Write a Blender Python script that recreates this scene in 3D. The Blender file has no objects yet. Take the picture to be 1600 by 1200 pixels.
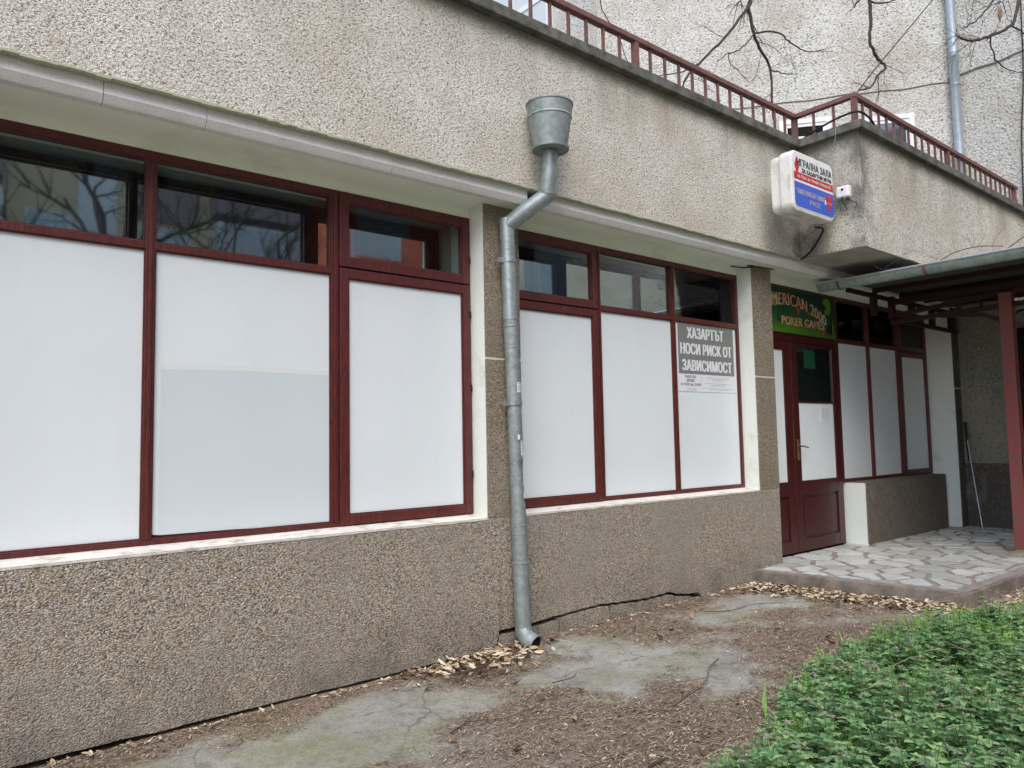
import bpy, bmesh, math, random
from mathutils import Vector, Matrix, noise
R = math.radians
C = bpy.context.scene.collection
SC = bpy.context.scene
random.seed(7)

# ---------------------------------------------------------------- camera
cam_d = bpy.data.cameras.new('camera'); cam = bpy.data.objects.new('camera', cam_d); C.objects.link(cam)
yaw, pitch, roll = R(39.678), R(4.183), R(-1.077)
fw = Vector((math.sin(yaw)*math.cos(pitch), math.cos(yaw)*math.cos(pitch), math.sin(pitch)))
rt = Vector((math.cos(yaw), -math.sin(yaw), 0)); up = rt.cross(fw)
r2 = rt*math.cos(roll)+up*math.sin(roll); u2 = -rt*math.sin(roll)+up*math.cos(roll)
M = Matrix((r2, u2, -fw)).transposed().to_4x4(); M.translation = Vector((0, -4.257, 1.614))
cam.matrix_world = M
cam_d.sensor_width = 36; cam_d.lens = 1173.9/1600*36; cam_d.clip_end = 500; cam_d.clip_start = 0.05
SC.camera = cam
# ---------------------------------------------------------------- world, sun, exposure
w = bpy.data.worlds.new('World'); SC.world = w; w.use_nodes = True
nt = w.node_tree; nt.nodes.clear()
sky = nt.nodes.new('ShaderNodeTexSky'); sky.sky_type = 'NISHITA'; sky.sun_disc = False
SUN_EL, SUN_AZ = R(50), R(222)
sky.sun_elevation = SUN_EL; sky.sun_rotation = SUN_AZ; sky.air_density = 1.0; sky.dust_density = 2.0; sky.ozone_density = 1.0
bg = nt.nodes.new('ShaderNodeBackground'); bg.inputs[1].default_value = 0.14
wo = nt.nodes.new('ShaderNodeOutputWorld')
nt.links.new(sky.outputs[0], bg.inputs[0]); nt.links.new(bg.outputs[0], wo.inputs[0])
sun_d = bpy.data.lights.new('sun', 'SUN'); sun_d.energy = 1.0; sun_d.angle = R(42); sun_d.color = (1, .985, .94)
sun = bpy.data.objects.new('sun', sun_d); C.objects.link(sun)
sdir = Vector((math.sin(SUN_AZ)*math.cos(SUN_EL), math.cos(SUN_AZ)*math.cos(SUN_EL), math.sin(SUN_EL)))
sun.rotation_euler = sdir.to_track_quat('Z', 'Y').to_euler(); sun.location = (0, -8, 20)
SC.view_settings.view_transform = 'Standard'; SC.view_settings.look = 'None'
SC.view_settings.exposure = 0.98; SC.view_settings.gamma = 1; SC.view_settings.use_curve_mapping = False

# ---------------------------------------------------------------- helpers
WL = {}
class MB:
    def __init__(s): s.v = []; s.f = []
    def add(s, vs, fs):
        n = len(s.v); s.v += [tuple(v) for v in vs]; s.f += [tuple(i+n for i in f) for f in fs]; return s
    def box(s, x0, x1, y0, y1, z0, z1):
        return s.add([(x0,y0,z0),(x1,y0,z0),(x1,y1,z0),(x0,y1,z0),(x0,y0,z1),(x1,y0,z1),(x1,y1,z1),(x0,y1,z1)],
                     [(0,3,2,1),(4,5,6,7),(0,1,5,4),(1,2,6,5),(2,3,7,6),(3,0,4,7)])
    def prism(s, poly, y0, y1):          # polygon in x,z extruded along y
        n = len(poly)
        return s.add([(x,y0,z) for x,z in poly]+[(x,y1,z) for x,z in poly],
                     [tuple(range(n)), tuple(range(2*n-1,n-1,-1))]+[(i,i+n,(i+1)%n+n,(i+1)%n) for i in range(n)])
    def slab(s, poly, z0, z1):           # polygon in x,y extruded along z
        n = len(poly)
        return s.add([(x,y,z0) for x,y in poly]+[(x,y,z1) for x,y in poly],
                     [tuple(range(n-1,-1,-1)), tuple(range(n,2*n))]+[(i,(i+1)%n,(i+1)%n+n,i+n) for i in range(n)])
    def profx(s, prof, x0, x1):          # profile (y,z) swept along x
        n = len(prof)
        return s.add([(x0,y,z) for y,z in prof]+[(x1,y,z) for y,z in prof],
                     [tuple(range(n)), tuple(range(2*n-1,n-1,-1))]+[(i,i+n,(i+1)%n+n,(i+1)%n) for i in range(n)])
    def tube(s, pts, rad, seg=8, cap=True):
        pts = [Vector(p) for p in pts]; n = len(pts)
        rad = rad if isinstance(rad, (list, tuple)) else [rad]*n
        vs = []; ref = None
        for i, p in enumerate(pts):
            d = (pts[min(i+1,n-1)]-pts[max(i-1,0)])
            d = d.normalized() if d.length > 1e-9 else Vector((0,0,1))
            if ref is None:
                ref = d.orthogonal().normalized()
            ref = (ref-d*ref.dot(d))
            ref = ref.normalized() if ref.length > 1e-6 else d.orthogonal().normalized()
            b = d.cross(ref)
            vs += [p+(ref*math.cos(2*math.pi*k/seg)+b*math.sin(2*math.pi*k/seg))*rad[i] for k in range(seg)]
        fs = [(i*seg+k, i*seg+(k+1)%seg, (i+1)*seg+(k+1)%seg, (i+1)*seg+k) for i in range(n-1) for k in range(seg)]
        if cap: fs += [tuple(range(seg-1,-1,-1)), tuple((n-1)*seg+k for k in range(seg))]
        return s.add(vs, fs)
    def lathe(s, prof, cx, cy, seg=32):
        n = len(prof)
        vs = [(cx+r*math.cos(2*math.pi*k/seg), cy+r*math.sin(2*math.pi*k/seg), z) for r, z in prof for k in range(seg)]
        return s.add(vs, [(i*seg+k, i*seg+(k+1)%seg, (i+1)*seg+(k+1)%seg, (i+1)*seg+k) for i in range(n-1) for k in range(seg)])
    def ring(s, x0, x1, z0, z1, w, y0, y1):   # rectangular ring, outer bounds
        s.box(x0, x0+w, y0, y1, z0, z1); s.box(x1-w, x1, y0, y1, z0, z1)
        s.box(x0+w, x1-w, y0, y1, z0, z0+w); s.box(x0+w, x1-w, y0, y1, z1-w, z1); return s

def build(mb, name, mat, parent=None, bevel=0, smooth=False, label=None, fixn=False):
    me = bpy.data.meshes.new(name)
    xs = [v[0] for v in mb.v]; ys = [v[1] for v in mb.v]; zs = [v[2] for v in mb.v]
    c = Vector(((min(xs)+max(xs))/2, (min(ys)+max(ys))/2, min(zs)))
    me.from_pydata([(x-c.x, y-c.y, z-c.z) for x, y, z in mb.v], [], mb.f)
    if fixn or bevel:
        bm = bmesh.new(); bm.from_mesh(me); bmesh.ops.recalc_face_normals(bm, faces=bm.faces); bm.to_mesh(me); bm.free()
    me.materials.append(mat)
    o = bpy.data.objects.new(name, me); C.objects.link(o); place(o, c, parent)
    if smooth:
        for p in me.polygons: p.use_smooth = True
        try: me.set_sharp_from_angle(angle=R(40))
        except Exception: pass
    if bevel:
        b = o.modifiers.new('bevel', 'BEVEL'); b.width = bevel; b.segments = 2; b.limit_method = 'ANGLE'
    if label: o['label'] = label
    return o
def place(o, c, parent=None):
    c = Vector(c); WL[o.name] = c
    if parent is None: o.location = c
    else: o.parent = parent; o.location = c-WL[parent.name]
def thing(name, label, cat, loc=(0,0,0), group=None):
    o = bpy.data.objects.new(name, None); o.empty_display_size = .2; C.objects.link(o); place(o, loc)
    return tag(o, label, cat, group)
def tag(o, label, cat, group=None):
    o['label'] = label; o['category'] = cat
    if group: o['group'] = group
    return o
def struct(o): o['kind'] = 'structure'; return o
def stuff(o, label=None, cat=None):
    o['kind'] = 'stuff'
    if label: o['label'] = label; o['category'] = cat
    return o
def bx(name, mat, parent, *b, bevel=0, label=None): return build(MB().box(*b), name, mat, parent, bevel, label=label)

# ---------------------------------------------------------------- materials
class NT:
    def __init__(s, name, rough=.8, spec=.5):
        s.m = bpy.data.materials.new(name); s.m.use_nodes = True; s.t = s.m.node_tree
        s.b = s.t.nodes['Principled BSDF']; s.b.inputs['Roughness'].default_value = rough
        s.b.inputs['Specular IOR Level'].default_value = spec
    def n(s, typ, **k):
        o = s.t.nodes.new('ShaderNode'+typ)
        for a, v in k.items(): setattr(o, a, v)
        return o
    def l(s, a, b): s.t.links.new(a, b)
    def pos(s, scale=(1,1,1)):
        g = s.n('NewGeometry'); m = s.n('Mapping'); m.inputs['Scale'].default_value = scale
        s.l(g.outputs['Position'], m.inputs['Vector']); return m.outputs[0]
    def noise(s, scale, detail=3, rough=.55, vec=None, dist=0):
        o = s.n('TexNoise'); o.inputs['Scale'].default_value = scale; o.inputs['Detail'].default_value = detail
        o.inputs['Roughness'].default_value = rough; o.inputs['Distortion'].default_value = dist
        s.l(vec or s.pos(), o.inputs['Vector']); return o.outputs['Fac']
    def voro(s, scale, vec=None, feature='F1', out='Distance', rnd=1):
        o = s.n('TexVoronoi', feature=feature); o.inputs['Scale'].default_value = scale; o.inputs['Randomness'].default_value = rnd
        s.l(vec or s.pos(), o.inputs['Vector']); return o.outputs[out]
    def ramp(s, fac, stops):
        r = s.n('ValToRGB'); e = r.color_ramp.elements
        e[0].position, e[0].color = stops[0][0], c4(stops[0][1]); e[1].position, e[1].color = stops[-1][0], c4(stops[-1][1])
        for p, c in stops[1:-1]:
            k = e.new(p); k.color = c4(c)
        s.l(fac, r.inputs[0]); return r.outputs[0]
    def mix(s, fac, a, b, mode='MIX'):
        o = s.n('Mix', data_type='RGBA', blend_type=mode)
        for i, v in ((0, fac), (6, a), (7, b)):
            if hasattr(v, 'is_linked'): s.l(v, o.inputs[i])
            elif i == 0: o.inputs[0].default_value = v
            else: o.inputs[i].default_value = c4(v)
        return o.outputs[2]
    def math(s, op, a, b=0):
        o = s.n('Math', operation=op)
        for i, v in ((0, a), (1, b)):
            if hasattr(v, 'is_linked'): s.l(v, o.inputs[i])
            else: o.inputs[i].default_value = v
        return o.outputs[0]
    def col(s, c):
        if hasattr(c, 'is_linked'): s.l(c, s.b.inputs['Base Color'])
        else: s.b.inputs['Base Color'].default_value = c4(c)
        return s
    def bump(s, h, dist=.01, strength=1):
        o = s.n('Bump'); o.inputs['Distance'].default_value = dist; o.inputs['Strength'].default_value = strength
        s.l(h, o.inputs['Height']); s.l(o.outputs[0], s.b.inputs['Normal']); return s
    def sep(s, axis):
        g = s.n('NewGeometry'); x = s.n('SeparateXYZ'); s.l(g.outputs['Position'], x.inputs[0]); return x.outputs[axis]
def c4(c):
    if isinstance(c, (int, float)): c = (c, c, c)
    return (*c[:3], 1)
def band(t, src, a, b):      # 0 below a, 1 above b (a<b) or reversed
    o = t.n('MapRange'); o.inputs['From Min'].default_value = a; o.inputs['From Max'].default_value = b
    t.l(src, o.inputs['Value']); return o.outputs[0]

def m_roughcast(name, light, mid, dark, scale, dist, stains=True, thr=.47):
    t = NT(name, .95, .2)
    v = t.pos((1, 1, 1.15))
    n1 = t.noise(scale, 3, .55, v, .6); n2 = t.noise(scale*2.6, 2, .6, v)
    h = t.math('ADD', n1, t.math('MULTIPLY', n2, .28))
    c = t.ramp(h, [(thr-.02, dark), (thr+.09, mid), (thr+.2, light)])
    big = t.noise(1.1, 4, .6)
    c = t.mix(t.ramp(big, [(.40, 0), (.70, .55)]), c, (.42, .345, .25), 'MIX')
    if stains:
        z = t.sep(2); x = t.sep(0); y = t.sep(1)
        drip = t.noise(3.2, 4, .6, t.pos((1, 1, .14)))
        mz = t.math('MULTIPLY', band(t, t.math('ADD', z, t.math('MULTIPLY', t.noise(5, 4, .7), .14)), 4.42, 4.52), .75)
        c = t.mix(mz, c, (.17,.18,.115))
        top = band(t, z, 3.9, 4.5)          # run-off below the coping
        k = t.math('MULTIPLY', top, t.ramp(drip, [(.44, 0), (.68, .5)]))
        c = t.mix(k, c, (.15, .14, .10))
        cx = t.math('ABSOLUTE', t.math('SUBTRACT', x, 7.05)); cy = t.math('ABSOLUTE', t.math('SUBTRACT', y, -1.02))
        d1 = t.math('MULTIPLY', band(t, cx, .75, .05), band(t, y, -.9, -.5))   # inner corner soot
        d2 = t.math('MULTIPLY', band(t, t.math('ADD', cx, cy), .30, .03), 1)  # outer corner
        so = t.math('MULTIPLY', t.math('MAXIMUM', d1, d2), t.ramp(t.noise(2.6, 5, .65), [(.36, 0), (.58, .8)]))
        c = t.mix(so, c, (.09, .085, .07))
    t.col(c); t.bump(h, dist, 1); return t.m
M_ROUGH = m_roughcast('roughcast_render', (.80,.77,.685), (.58,.545,.465), (.125,.113,.09), 74, .014, True, .485)
M_ROUGH2 = m_roughcast('coarse_roughcast_tower', (.78,.77,.73), (.60,.58,.53), (.22,.20,.17), 32, .040, False, .475)
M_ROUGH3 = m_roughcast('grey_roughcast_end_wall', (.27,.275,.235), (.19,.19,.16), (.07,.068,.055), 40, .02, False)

def m_pebble(name, cols, tint, scale=104):
    t = NT(name, .75, .35)
    o = t.n('TexVoronoi'); o.inputs['Scale'].default_value = scale
    wn = t.n('TexNoise'); wn.inputs['Scale'].default_value = 26; wn.inputs['Detail'].default_value = 3; t.l(t.pos(), wn.inputs['Vector'])
    va = t.n('VectorMath', operation='MULTIPLY_ADD'); t.l(wn.outputs['Color'], va.inputs[0]); va.inputs[1].default_value = (.03,.03,.03); t.l(t.pos((1,1,1.25)), va.inputs[2]); t.l(va.outputs[0], o.inputs['Vector'])
    x = t.n('SeparateColor'); t.l(o.outputs['Color'], x.inputs[0])
    c = t.ramp(x.outputs[0], cols)
    c = t.mix(t.ramp(o.outputs['Distance'], [(.42, 0), (.80, .8)]), c, (.06, .052, .042))
    big = t.noise(1.6, 5, .62)
    c = t.mix(t.ramp(big, [(.40, 0), (.68, .65)]), c, tint)
    wisp = t.noise(2.4, 6, .7, t.pos((1, 1, .5)), .8)
    c = t.mix(t.ramp(wisp, [(.56, 0), (.72, .4)]), c, (.36, .35, .31))
    z = t.sep(2)
    grime = t.math('MULTIPLY', band(t, z, .62, .18), t.ramp(t.noise(3.5, 5, .6), [(.38, .08), (.64, .65)]))
    c = t.mix(grime, c, (.085, .075, .062))
    t.col(c); t.bump(t.math('ADD', t.math('SUBTRACT', 1, o.outputs['Distance']), t.math('MULTIPLY', t.noise(18, 3), .8)), .006, 1); return t.m
M_PEB = m_pebble('exposed_pebble_plinth', [(0, (.14,.115,.085)), (.2, (.50,.37,.23)), (.42, (.29,.27,.245)), (.62, (.60,.52,.40)), (.8, (.36,.335,.305)), (1, (.66,.61,.52))], (.30,.265,.215))
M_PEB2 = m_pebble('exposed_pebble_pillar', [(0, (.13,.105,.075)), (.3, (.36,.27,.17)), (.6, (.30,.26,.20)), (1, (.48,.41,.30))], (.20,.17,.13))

def m_paint(name, c, c2, rough=.8, sc=4, thr=.55, amt=.5, bumpd=.002):
    t = NT(name, rough, .3)
    k = t.ramp(t.noise(sc, 6, .65), [(thr, 0), (thr+.2, amt)])
    t.col(t.mix(k, c, c2)); t.bump(t.noise(60, 4), bumpd); return t.m
M_LIME = m_paint('pale_green_limewash', (.84,.90,.79), (.62,.66,.50), .9, 2.2, .52, .6, .003)
M_WHITER = m_paint('whitewashed_reveal', (.74,.77,.72), (.45,.43,.37), .9, 3.5, .56, .6, .004)
M_SILL = m_paint('white_painted_sill', (.72,.69,.63), (.33,.25,.18), .85, 9, .52, .85, .004)
M_PUTTY = m_paint('mortar_joint', (.62,.60,.54), (.4,.38,.33), .9, 8)
t = NT('grey_fascia_concrete', .85, .3)
c = t.mix(t.ramp(t.noise(5, 5, .7), [(.45, 0), (.75, .5)]), (.76,.76,.72), (.52,.51,.47))
c = t.mix(t.ramp(t.noise(140, 2, .7), [(.58, 0), (.7, .4)]), c, (.22,.2,.18)); t.col(c).bump(t.noise(90, 3), .002); M_FASCIA = t.m
t = NT('weathered_coping_concrete', .95, .2)
c = t.mix(t.ramp(t.noise(7, 6, .7), [(.35, 0), (.65, 1)]), (.20,.195,.17), (.075,.075,.062))
c = t.mix(t.ramp(t.noise(4, 4, .6), [(.6, 0), (.72, .6)]), c, (.14,.17,.08)); t.col(c).bump(t.noise(45, 5, .7), .01); M_COPE = t.m

def m_wood(name, c, c2, rough):
    t = NT(name, rough, .5)
    g = t.noise(9, 5, .65, t.pos((6, 6, 1)), 1.2)
    k = t.mix(t.ramp(g, [(.35, 0), (.65, 1)]), c, c2)
    k = t.mix(t.ramp(t.noise(6, 6, .75), [(.66, 0), (.8, .45)]), k, (.26, .14, .11))
    t.col(k).bump(g, .0015); return t.m
M_FRAME = m_wood('red_brown_stained_wood', (.125,.022,.018), (.055,.012,.010), .42)
M_DOOR = m_wood('dark_red_door_wood', (.070,.013,.011), (.034,.007,.006), .32)  # door red deepened in the colour to stand in for porch shade
def m_panel(name, c):
    t = NT(name, .30, .45)
    k = t.mix(t.ramp(t.noise(1.3, 4, .6), [(.4, 0), (.75, .35)]), c, tuple(a*.86 for a in c))
    k = t.mix(t.ramp(t.noise(14, 6, .8), [(.68, 0), (.8, .45)]), k, (.42,.40,.35))
    k = t.mix(t.ramp(t.noise(3, 5, .7, t.pos((3, 1, .35))), [(.56, 0), (.78, .14)]), k, (.52,.52,.47))
    t.col(k); return t.m
M_PANEL = m_panel('white_laminate_panel', (.72,.77,.785))
M_SHEET = m_panel('translucent_grey_sheet', (.61,.67,.685))
t = NT('dark_window_glass', .03, .5); t.col((.010,.016,.016)); t.b.inputs['IOR'].default_value = 4.8
t.bump(t.noise(1.6, 1, .4), .003, .12); M_GLASS = t.m
t = NT('clear_outer_glass', .02, .5)
tr = t.n('BsdfTransparent'); tr.inputs[0].default_value = (.93,.97,.95,1); gl = t.n('BsdfGlossy'); gl.inputs['Roughness'].default_value = .02; fr = t.n('Fresnel'); fr.inputs[0].default_value = 1.25
mx = t.n('MixShader'); t.l(fr.outputs[0], mx.inputs[0]); t.l(tr.outputs[0], mx.inputs[1]); t.l(gl.outputs[0], mx.inputs[2]); t.l(mx.outputs[0], t.t.nodes['Material Output'].inputs[0]); M_THIN = t.m
t = NT('clear_far_glass', .05, .5); t.col((.05,.07,.09)); t.b.inputs['IOR'].default_value = 1.9; M_GLASS2 = t.m
def m_zinc(name, c, c2, sc=12, rough=.42):
    t = NT(name, rough, .5); t.b.inputs['Metallic'].default_value = .55
    n = t.noise(sc, 5, .7, None, .4); v = t.voro(38, out='Color'); s = t.n('SeparateColor'); t.l(v, s.inputs[0])
    k = t.mix(t.ramp(n, [(.38, 0), (.65, 1)]), c, c2)
    k = t.mix(t.math('MULTIPLY', s.outputs[0], .28), k, (.52,.56,.57))
    k = t.mix(t.ramp(t.noise(9, 6, .8), [(.66, 0), (.76, .7)]), k, (.24,.17,.11))
    t.col(k); t.bump(t.noise(7, 3), .006, .5)
    r = t.math('ADD', t.math('MULTIPLY', n, .4), rough-.2); t.l(r, t.b.inputs['Roughness']); return t.m
M_ZINC = m_zinc('galvanised_steel', (.36,.41,.42), (.22,.26,.27))
M_ZINC2 = m_zinc('grey_green_painted_pipe', (.30,.345,.33), (.20,.235,.225), 6, .62)
M_ZINC3 = m_zinc('bright_zinc_pipe', (.50,.55,.60), (.36,.42,.47), 9, .4)
M_GUTTER = m_zinc('green_grey_gutter', (.34,.42,.38), (.22,.28,.25), 8, .45)
M_RAIL = m_paint('faded_red_paint', (.21,.095,.085), (.11,.07,.058), .6, 9, .45, .9)
M_POST = m_paint('pinkish_red_post_paint', (.24,.06,.055), (.17,.085,.075), .55, 5, .45, .9)
M_IRON = m_paint('dark_red_iron', (.035,.013,.012), (.018,.010,.009), .6, 9)
M_BLACK = m_paint('black_rubber', (.012,.012,.013), (.03,.03,.03), .6, 9)
M_VOID = m_paint('dark_gap', (.012,.011,.010), (.02,.018,.015), 1, 9)  # flat black standing in for the shade in gaps and hollows
M_UPVC = m_paint('white_plastic', (.80,.80,.80), (.70,.70,.68), .4, 3)
M_ROOF = m_paint('dark_roof_sheet', (.07,.075,.07), (.04,.042,.04), .8, 5)
t = NT('dirty_white_lightbox_plastic', .4, .4)
c = t.mix(t.ramp(t.noise(5, 6, .75, t.pos((1,1,.4))), [(.48, 0), (.68, .75)]), (.76,.76,.72), (.34,.33,.26)); t.col(c); M_BOXP = t.m
def flat(name, c, rough=.55): 
    t = NT(name, rough, .35); t.col(c); return t.m
M_WHITE = flat('white_print', (.78,.78,.78)); M_BLKP = flat('black_print', (.02,.02,.025)); M_REDP = flat('red_print', (.50,.035,.045))
M_BLUEP = m_paint('blue_print', (.055,.12,.55), (.09,.16,.55), .5, 4); M_GREYT = flat('faded_grey_print', (.42,.38,.42))
M_GREYP = flat('grey_poster_print', (.20,.205,.19)); M_LGREY = flat('pale_grey_print', (.42,.44,.44)); M_PAPER = flat('paper', (.72,.74,.76))
t = NT('green_sign_print', .5, .4)
x = band(t, t.sep(2), 2.72, 3.1)
c = t.ramp(t.math('ADD', x, t.math('MULTIPLY', t.math('SUBTRACT', t.noise(1.8, 2), .5), .7)), [(0, (.07,.18,.015)), (.3, (.022,.10,.022)), (.65, (.006,.055,.03)), (1, (.004,.034,.022))]); t.col(c); M_GREEN = t.m
M_LIMEP = flat('lime_green_print', (.12,.25,.02)); M_CREAM = m_paint('cream_to_orange_print', (.60,.50,.36), (.60,.22,.12), .5, 5, .35, 1)
M_BRASS = flat('brass', (.13,.085,.035), .4)
# ground
t = NT('cracked_concrete_and_dirt', .95, .2)
a = t.n('Attribute'); a.attribute_name = 'dirt'; dirt = a.outputs['Fac']
fine = t.noise(38, 5, .75); d = t.math('ADD', dirt, t.math('MULTIPLY', t.math('SUBTRACT', fine, .5), .9))
con = t.mix(t.ramp(t.noise(3, 6, .65), [(.35, 0), (.65, 1)]), (.52,.505,.45), (.35,.34,.295))
con = t.mix(t.ramp(t.noise(150, 3, .8), [(.5, 0), (.68, .6)]), con, (.12,.11,.095))
moss = t.math('MULTIPLY', t.ramp(t.noise(1.7, 4, .6), [(.50, 0), (.62, 1)]), t.ramp(t.noise(30, 4, .7), [(.4, .2), (.6, .8)]))
ve = t.n('TexVoronoi', feature='DISTANCE_TO_EDGE'); ve.inputs['Scale'].default_value = 1.15; wv = t.n('TexNoise'); wv.inputs['Scale'].default_value = 2.5; wv.inputs['Detail'].default_value = 5; t.l(t.pos(), wv.inputs['Vector']); va = t.n('VectorMath', operation='MULTIPLY_ADD'); t.l(wv.outputs['Color'], va.inputs[0]); va.inputs[1].default_value = (.5,.5,.5); t.l(t.pos(), va.inputs[2]); t.l(va.outputs[0], ve.inputs['Vector'])
con = t.mix(t.ramp(t.noise(11, 6, .8), [(.50, 0), (.66, .7)]), con, (.20,.16,.12))
con = t.mix(t.ramp(ve.outputs['Distance'], [(.002, .55), (.009, 0)]), con, (.12,.10,.08))
con = t.mix(moss, con, (.29,.31,.14))
soil = t.ramp(t.noise(120, 5, .8), [(.36, (.08,.058,.045)), (.5, (.26,.195,.145)), (.64, (.54,.45,.35))])
t.col(t.mix(t.ramp(d, [(.38, 0), (.60, 1)]), con, soil))
t.bump(t.math('ADD', t.noise(90, 5, .8), t.math('MULTIPLY', d, .6)), .012); M_GROUND = t.m
t = NT('porch_edge_red_concrete', .9, .2)
c = t.mix(t.ramp(t.noise(6, 6, .7), [(.4, 0), (.65, 1)]), (.27,.225,.195), (.13,.112,.095)); t.col(c).bump(t.noise(60, 4, .7), .005); M_PORCH = t.m
t = NT('pink_mortar', .9, .2); t.col(t.mix(t.ramp(t.noise(9, 5, .7), [(.4, 0), (.65, 1)]), (.31,.265,.25), (.20,.175,.165))).bump(t.noise(80, 4), .003); M_PINK = t.m
t = NT('worn_marble_piece', .42, .45)
g = t.n('NewGeometry'); oi = t.n('ObjectInfo')
c = t.mix(t.ramp(oi.outputs['Random'], [(0, 0), (1, 1)]), (.60,.62,.60), (.38,.385,.355))
c = t.mix(t.ramp(t.noise(5, 6, .65, None, 1.5), [(.45, 0), (.7, .7)]), c, (.34,.34,.31)); t.col(c); M_MARBLE = t.m
def m_island(name, stops, rough=.8, sss=0):
    t = NT(name, rough, .3); g = t.n('NewGeometry'); t.col(t.ramp(g.outputs['Random Per Island'], stops)); return t.m
M_POD = m_island('dry_tan_pods', [(0, (.20,.13,.08)), (.25, (.44,.34,.22)), (.7, (.60,.50,.36)), (1, (.70,.62,.48))])
M_NEEDLE = m_island('dry_brown_needles', [(0, (.07,.046,.034)), (.4, (.20,.135,.09)), (.75, (.36,.27,.19)), (1, (.60,.52,.40))])
def m_leaf(name, stops):
    t = NT(name, .45, .4); g = t.n('NewGeometry'); c = t.ramp(g.outputs['Random Per Island'], stops); t.col(c)
    tr = t.n('BsdfTranslucent'); t.l(c, tr.inputs[0]); mx = t.n('MixShader'); mx.inputs[0].default_value = .3
    t.l(t.b.outputs[0], mx.inputs[1]); t.l(tr.outputs[0], mx.inputs[2]); t.l(mx.outputs[0], t.t.nodes['Material Output'].inputs[0]); return t.m
M_LEAF = m_leaf('dead_nettle_leaf', [(0, (.07,.15,.055)), (.4, (.18,.35,.15)), (.8, (.28,.48,.21)), (1, (.45,.62,.24))])
M_LEAF2 = m_leaf('light_green_weed', [(0, (.16,.34,.06)), (1, (.34,.58,.12))])
M_PURP = m_leaf('purple_tops', [(0, (.26,.28,.15)), (.6, (.36,.33,.24)), (1, (.50,.40,.42))])
M_STEM = flat('green_stem', (.09,.12,.04)); M_BARK = m_paint('dark_bark', (.055,.042,.038), (.10,.08,.065), .9, 20, .45, .9, .01)
M_TWIG = m_paint('grey_twig', (.17,.13,.105), (.09,.07,.055), .9, 20); M_DRYTW = m_paint('pale_dry_twig', (.40,.31,.22), (.2,.14,.1), .9, 20)

# ================================================================= GROUND
def gz(x): return .172+.011*min(max(0, x-2), 8)
def dirtf(x, y):
    n = noise.fractal(Vector((x*.9+3.1, y*1.3-1.7, 0)), .8, 2.1, 5)*.5+noise.noise(Vector((x*4.5, y*4.5, 5)))*.16
    v = .52+n
    if y > -.42: v += .35*min(1, (y+.42)/.2)           # debris against the wall
    v += .40*math.exp(-((x-5.0)/1.1)**2-((y+1.5)/.35)**2)+.35*math.exp(-((x-2.6)/.9)**2-((y+1.9)/.45)**2)
    v -= .40*math.exp(-((x-3.35)/.5)**2-((y+1.05)/.32)**2)+.38*math.exp(-((x-1.7)/.9)**2-((y+.85)/.3)**2)
    v -= .30*math.exp(-((x-5.0)/.8)**2-((y+.72)/.18)**2)
    return v
def ground_mesh():
    xs = [-60, -20, -6, -2]+[-.5+.05*i for i in range(0, 191)]+[9.5, 12, 20, 60]
    ys = [-60, -20, -8, -5.5]+[-4.4+.05*i for i in range(0, 91)]+[.6, 6, 30]
    vs = []; dv = []
    for y in ys:
        for x in xs:
            inn = -.5 <= x <= 9 and -4.4 <= y <= .1
            h = noise.fractal(Vector((x*3, y*3, 2)), .9, 2, 3)*.006+noise.noise(Vector((x*.8, y*.8, 9)))*.012 if inn else 0
            dd = dirtf(x, y)
            if y > .2: h = -.25
            vs.append((x, y, gz(x)+h+.008*max(0, min(1, (dd-.45)*5)))); dv.append(dd)
    nx = len(xs)
    fs = [(j*nx+i, j*nx+i+1, (j+1)*nx+i+1, (j+1)*nx+i) for j in range(len(ys)-1) for i in range(nx-1)]
    me = bpy.data.meshes.new('ground'); me.from_pydata(vs, [], fs); me.materials.append(M_GROUND)
    at = me.attributes.new('dirt', 'FLOAT', 'POINT'); at.data.foreach_set('value', dv)
    for p in me.polygons: p.use_smooth = True
    o = bpy.data.objects.new('ground', me); C.objects.link(o); struct(o)
ground_mesh()

# ================================================================= SHOP BUILDING
shop = thing('shop_building', 'single-storey closed shop front with beige roughcast band, red-brown window frames and pebble plinth', 'building', (3, 0, .17))
PR = -.17           # plinth / pillar face
# upper roughcast band with the projecting bay
band_o = build(MB().slab([(-8,-.38),(7.05,-.38),(7.05,-1.02),(11.9,-1.02),(11.9,.3),(-8,.3)], 3.375, 4.5), 'parapet_wall', M_ROUGH, shop, fixn=True)
# underside of the projecting bay
build(MB().box(7.062, 11.09, -1.01, -.345, 3.366, 3.3735), 'bay_soffit', m_paint('grey_soffit', (.42,.40,.36), (.30,.28,.24), .9, 3, .45, .8), shop)
# rough plaster lip under the band
mb = MB(); x = -8.0
while x < 7.03:
    w_ = random.uniform(.03, .09); d_ = random.uniform(.002, .012)
    mb.box(x, min(x+w_, 7.03), -.388-d_*.3, -.345, 3.358+d_*.6, 3.374); x += w_
build(mb, 'render_edge', m_paint('green_render_edge', (.42,.44,.33), (.25,.25,.18), .95, 20), shop)
# terrace slab behind band
bx('terrace_slab', M_COPE, shop, -8, 11.89, .301, 12, 4.15, 4.4)
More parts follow.
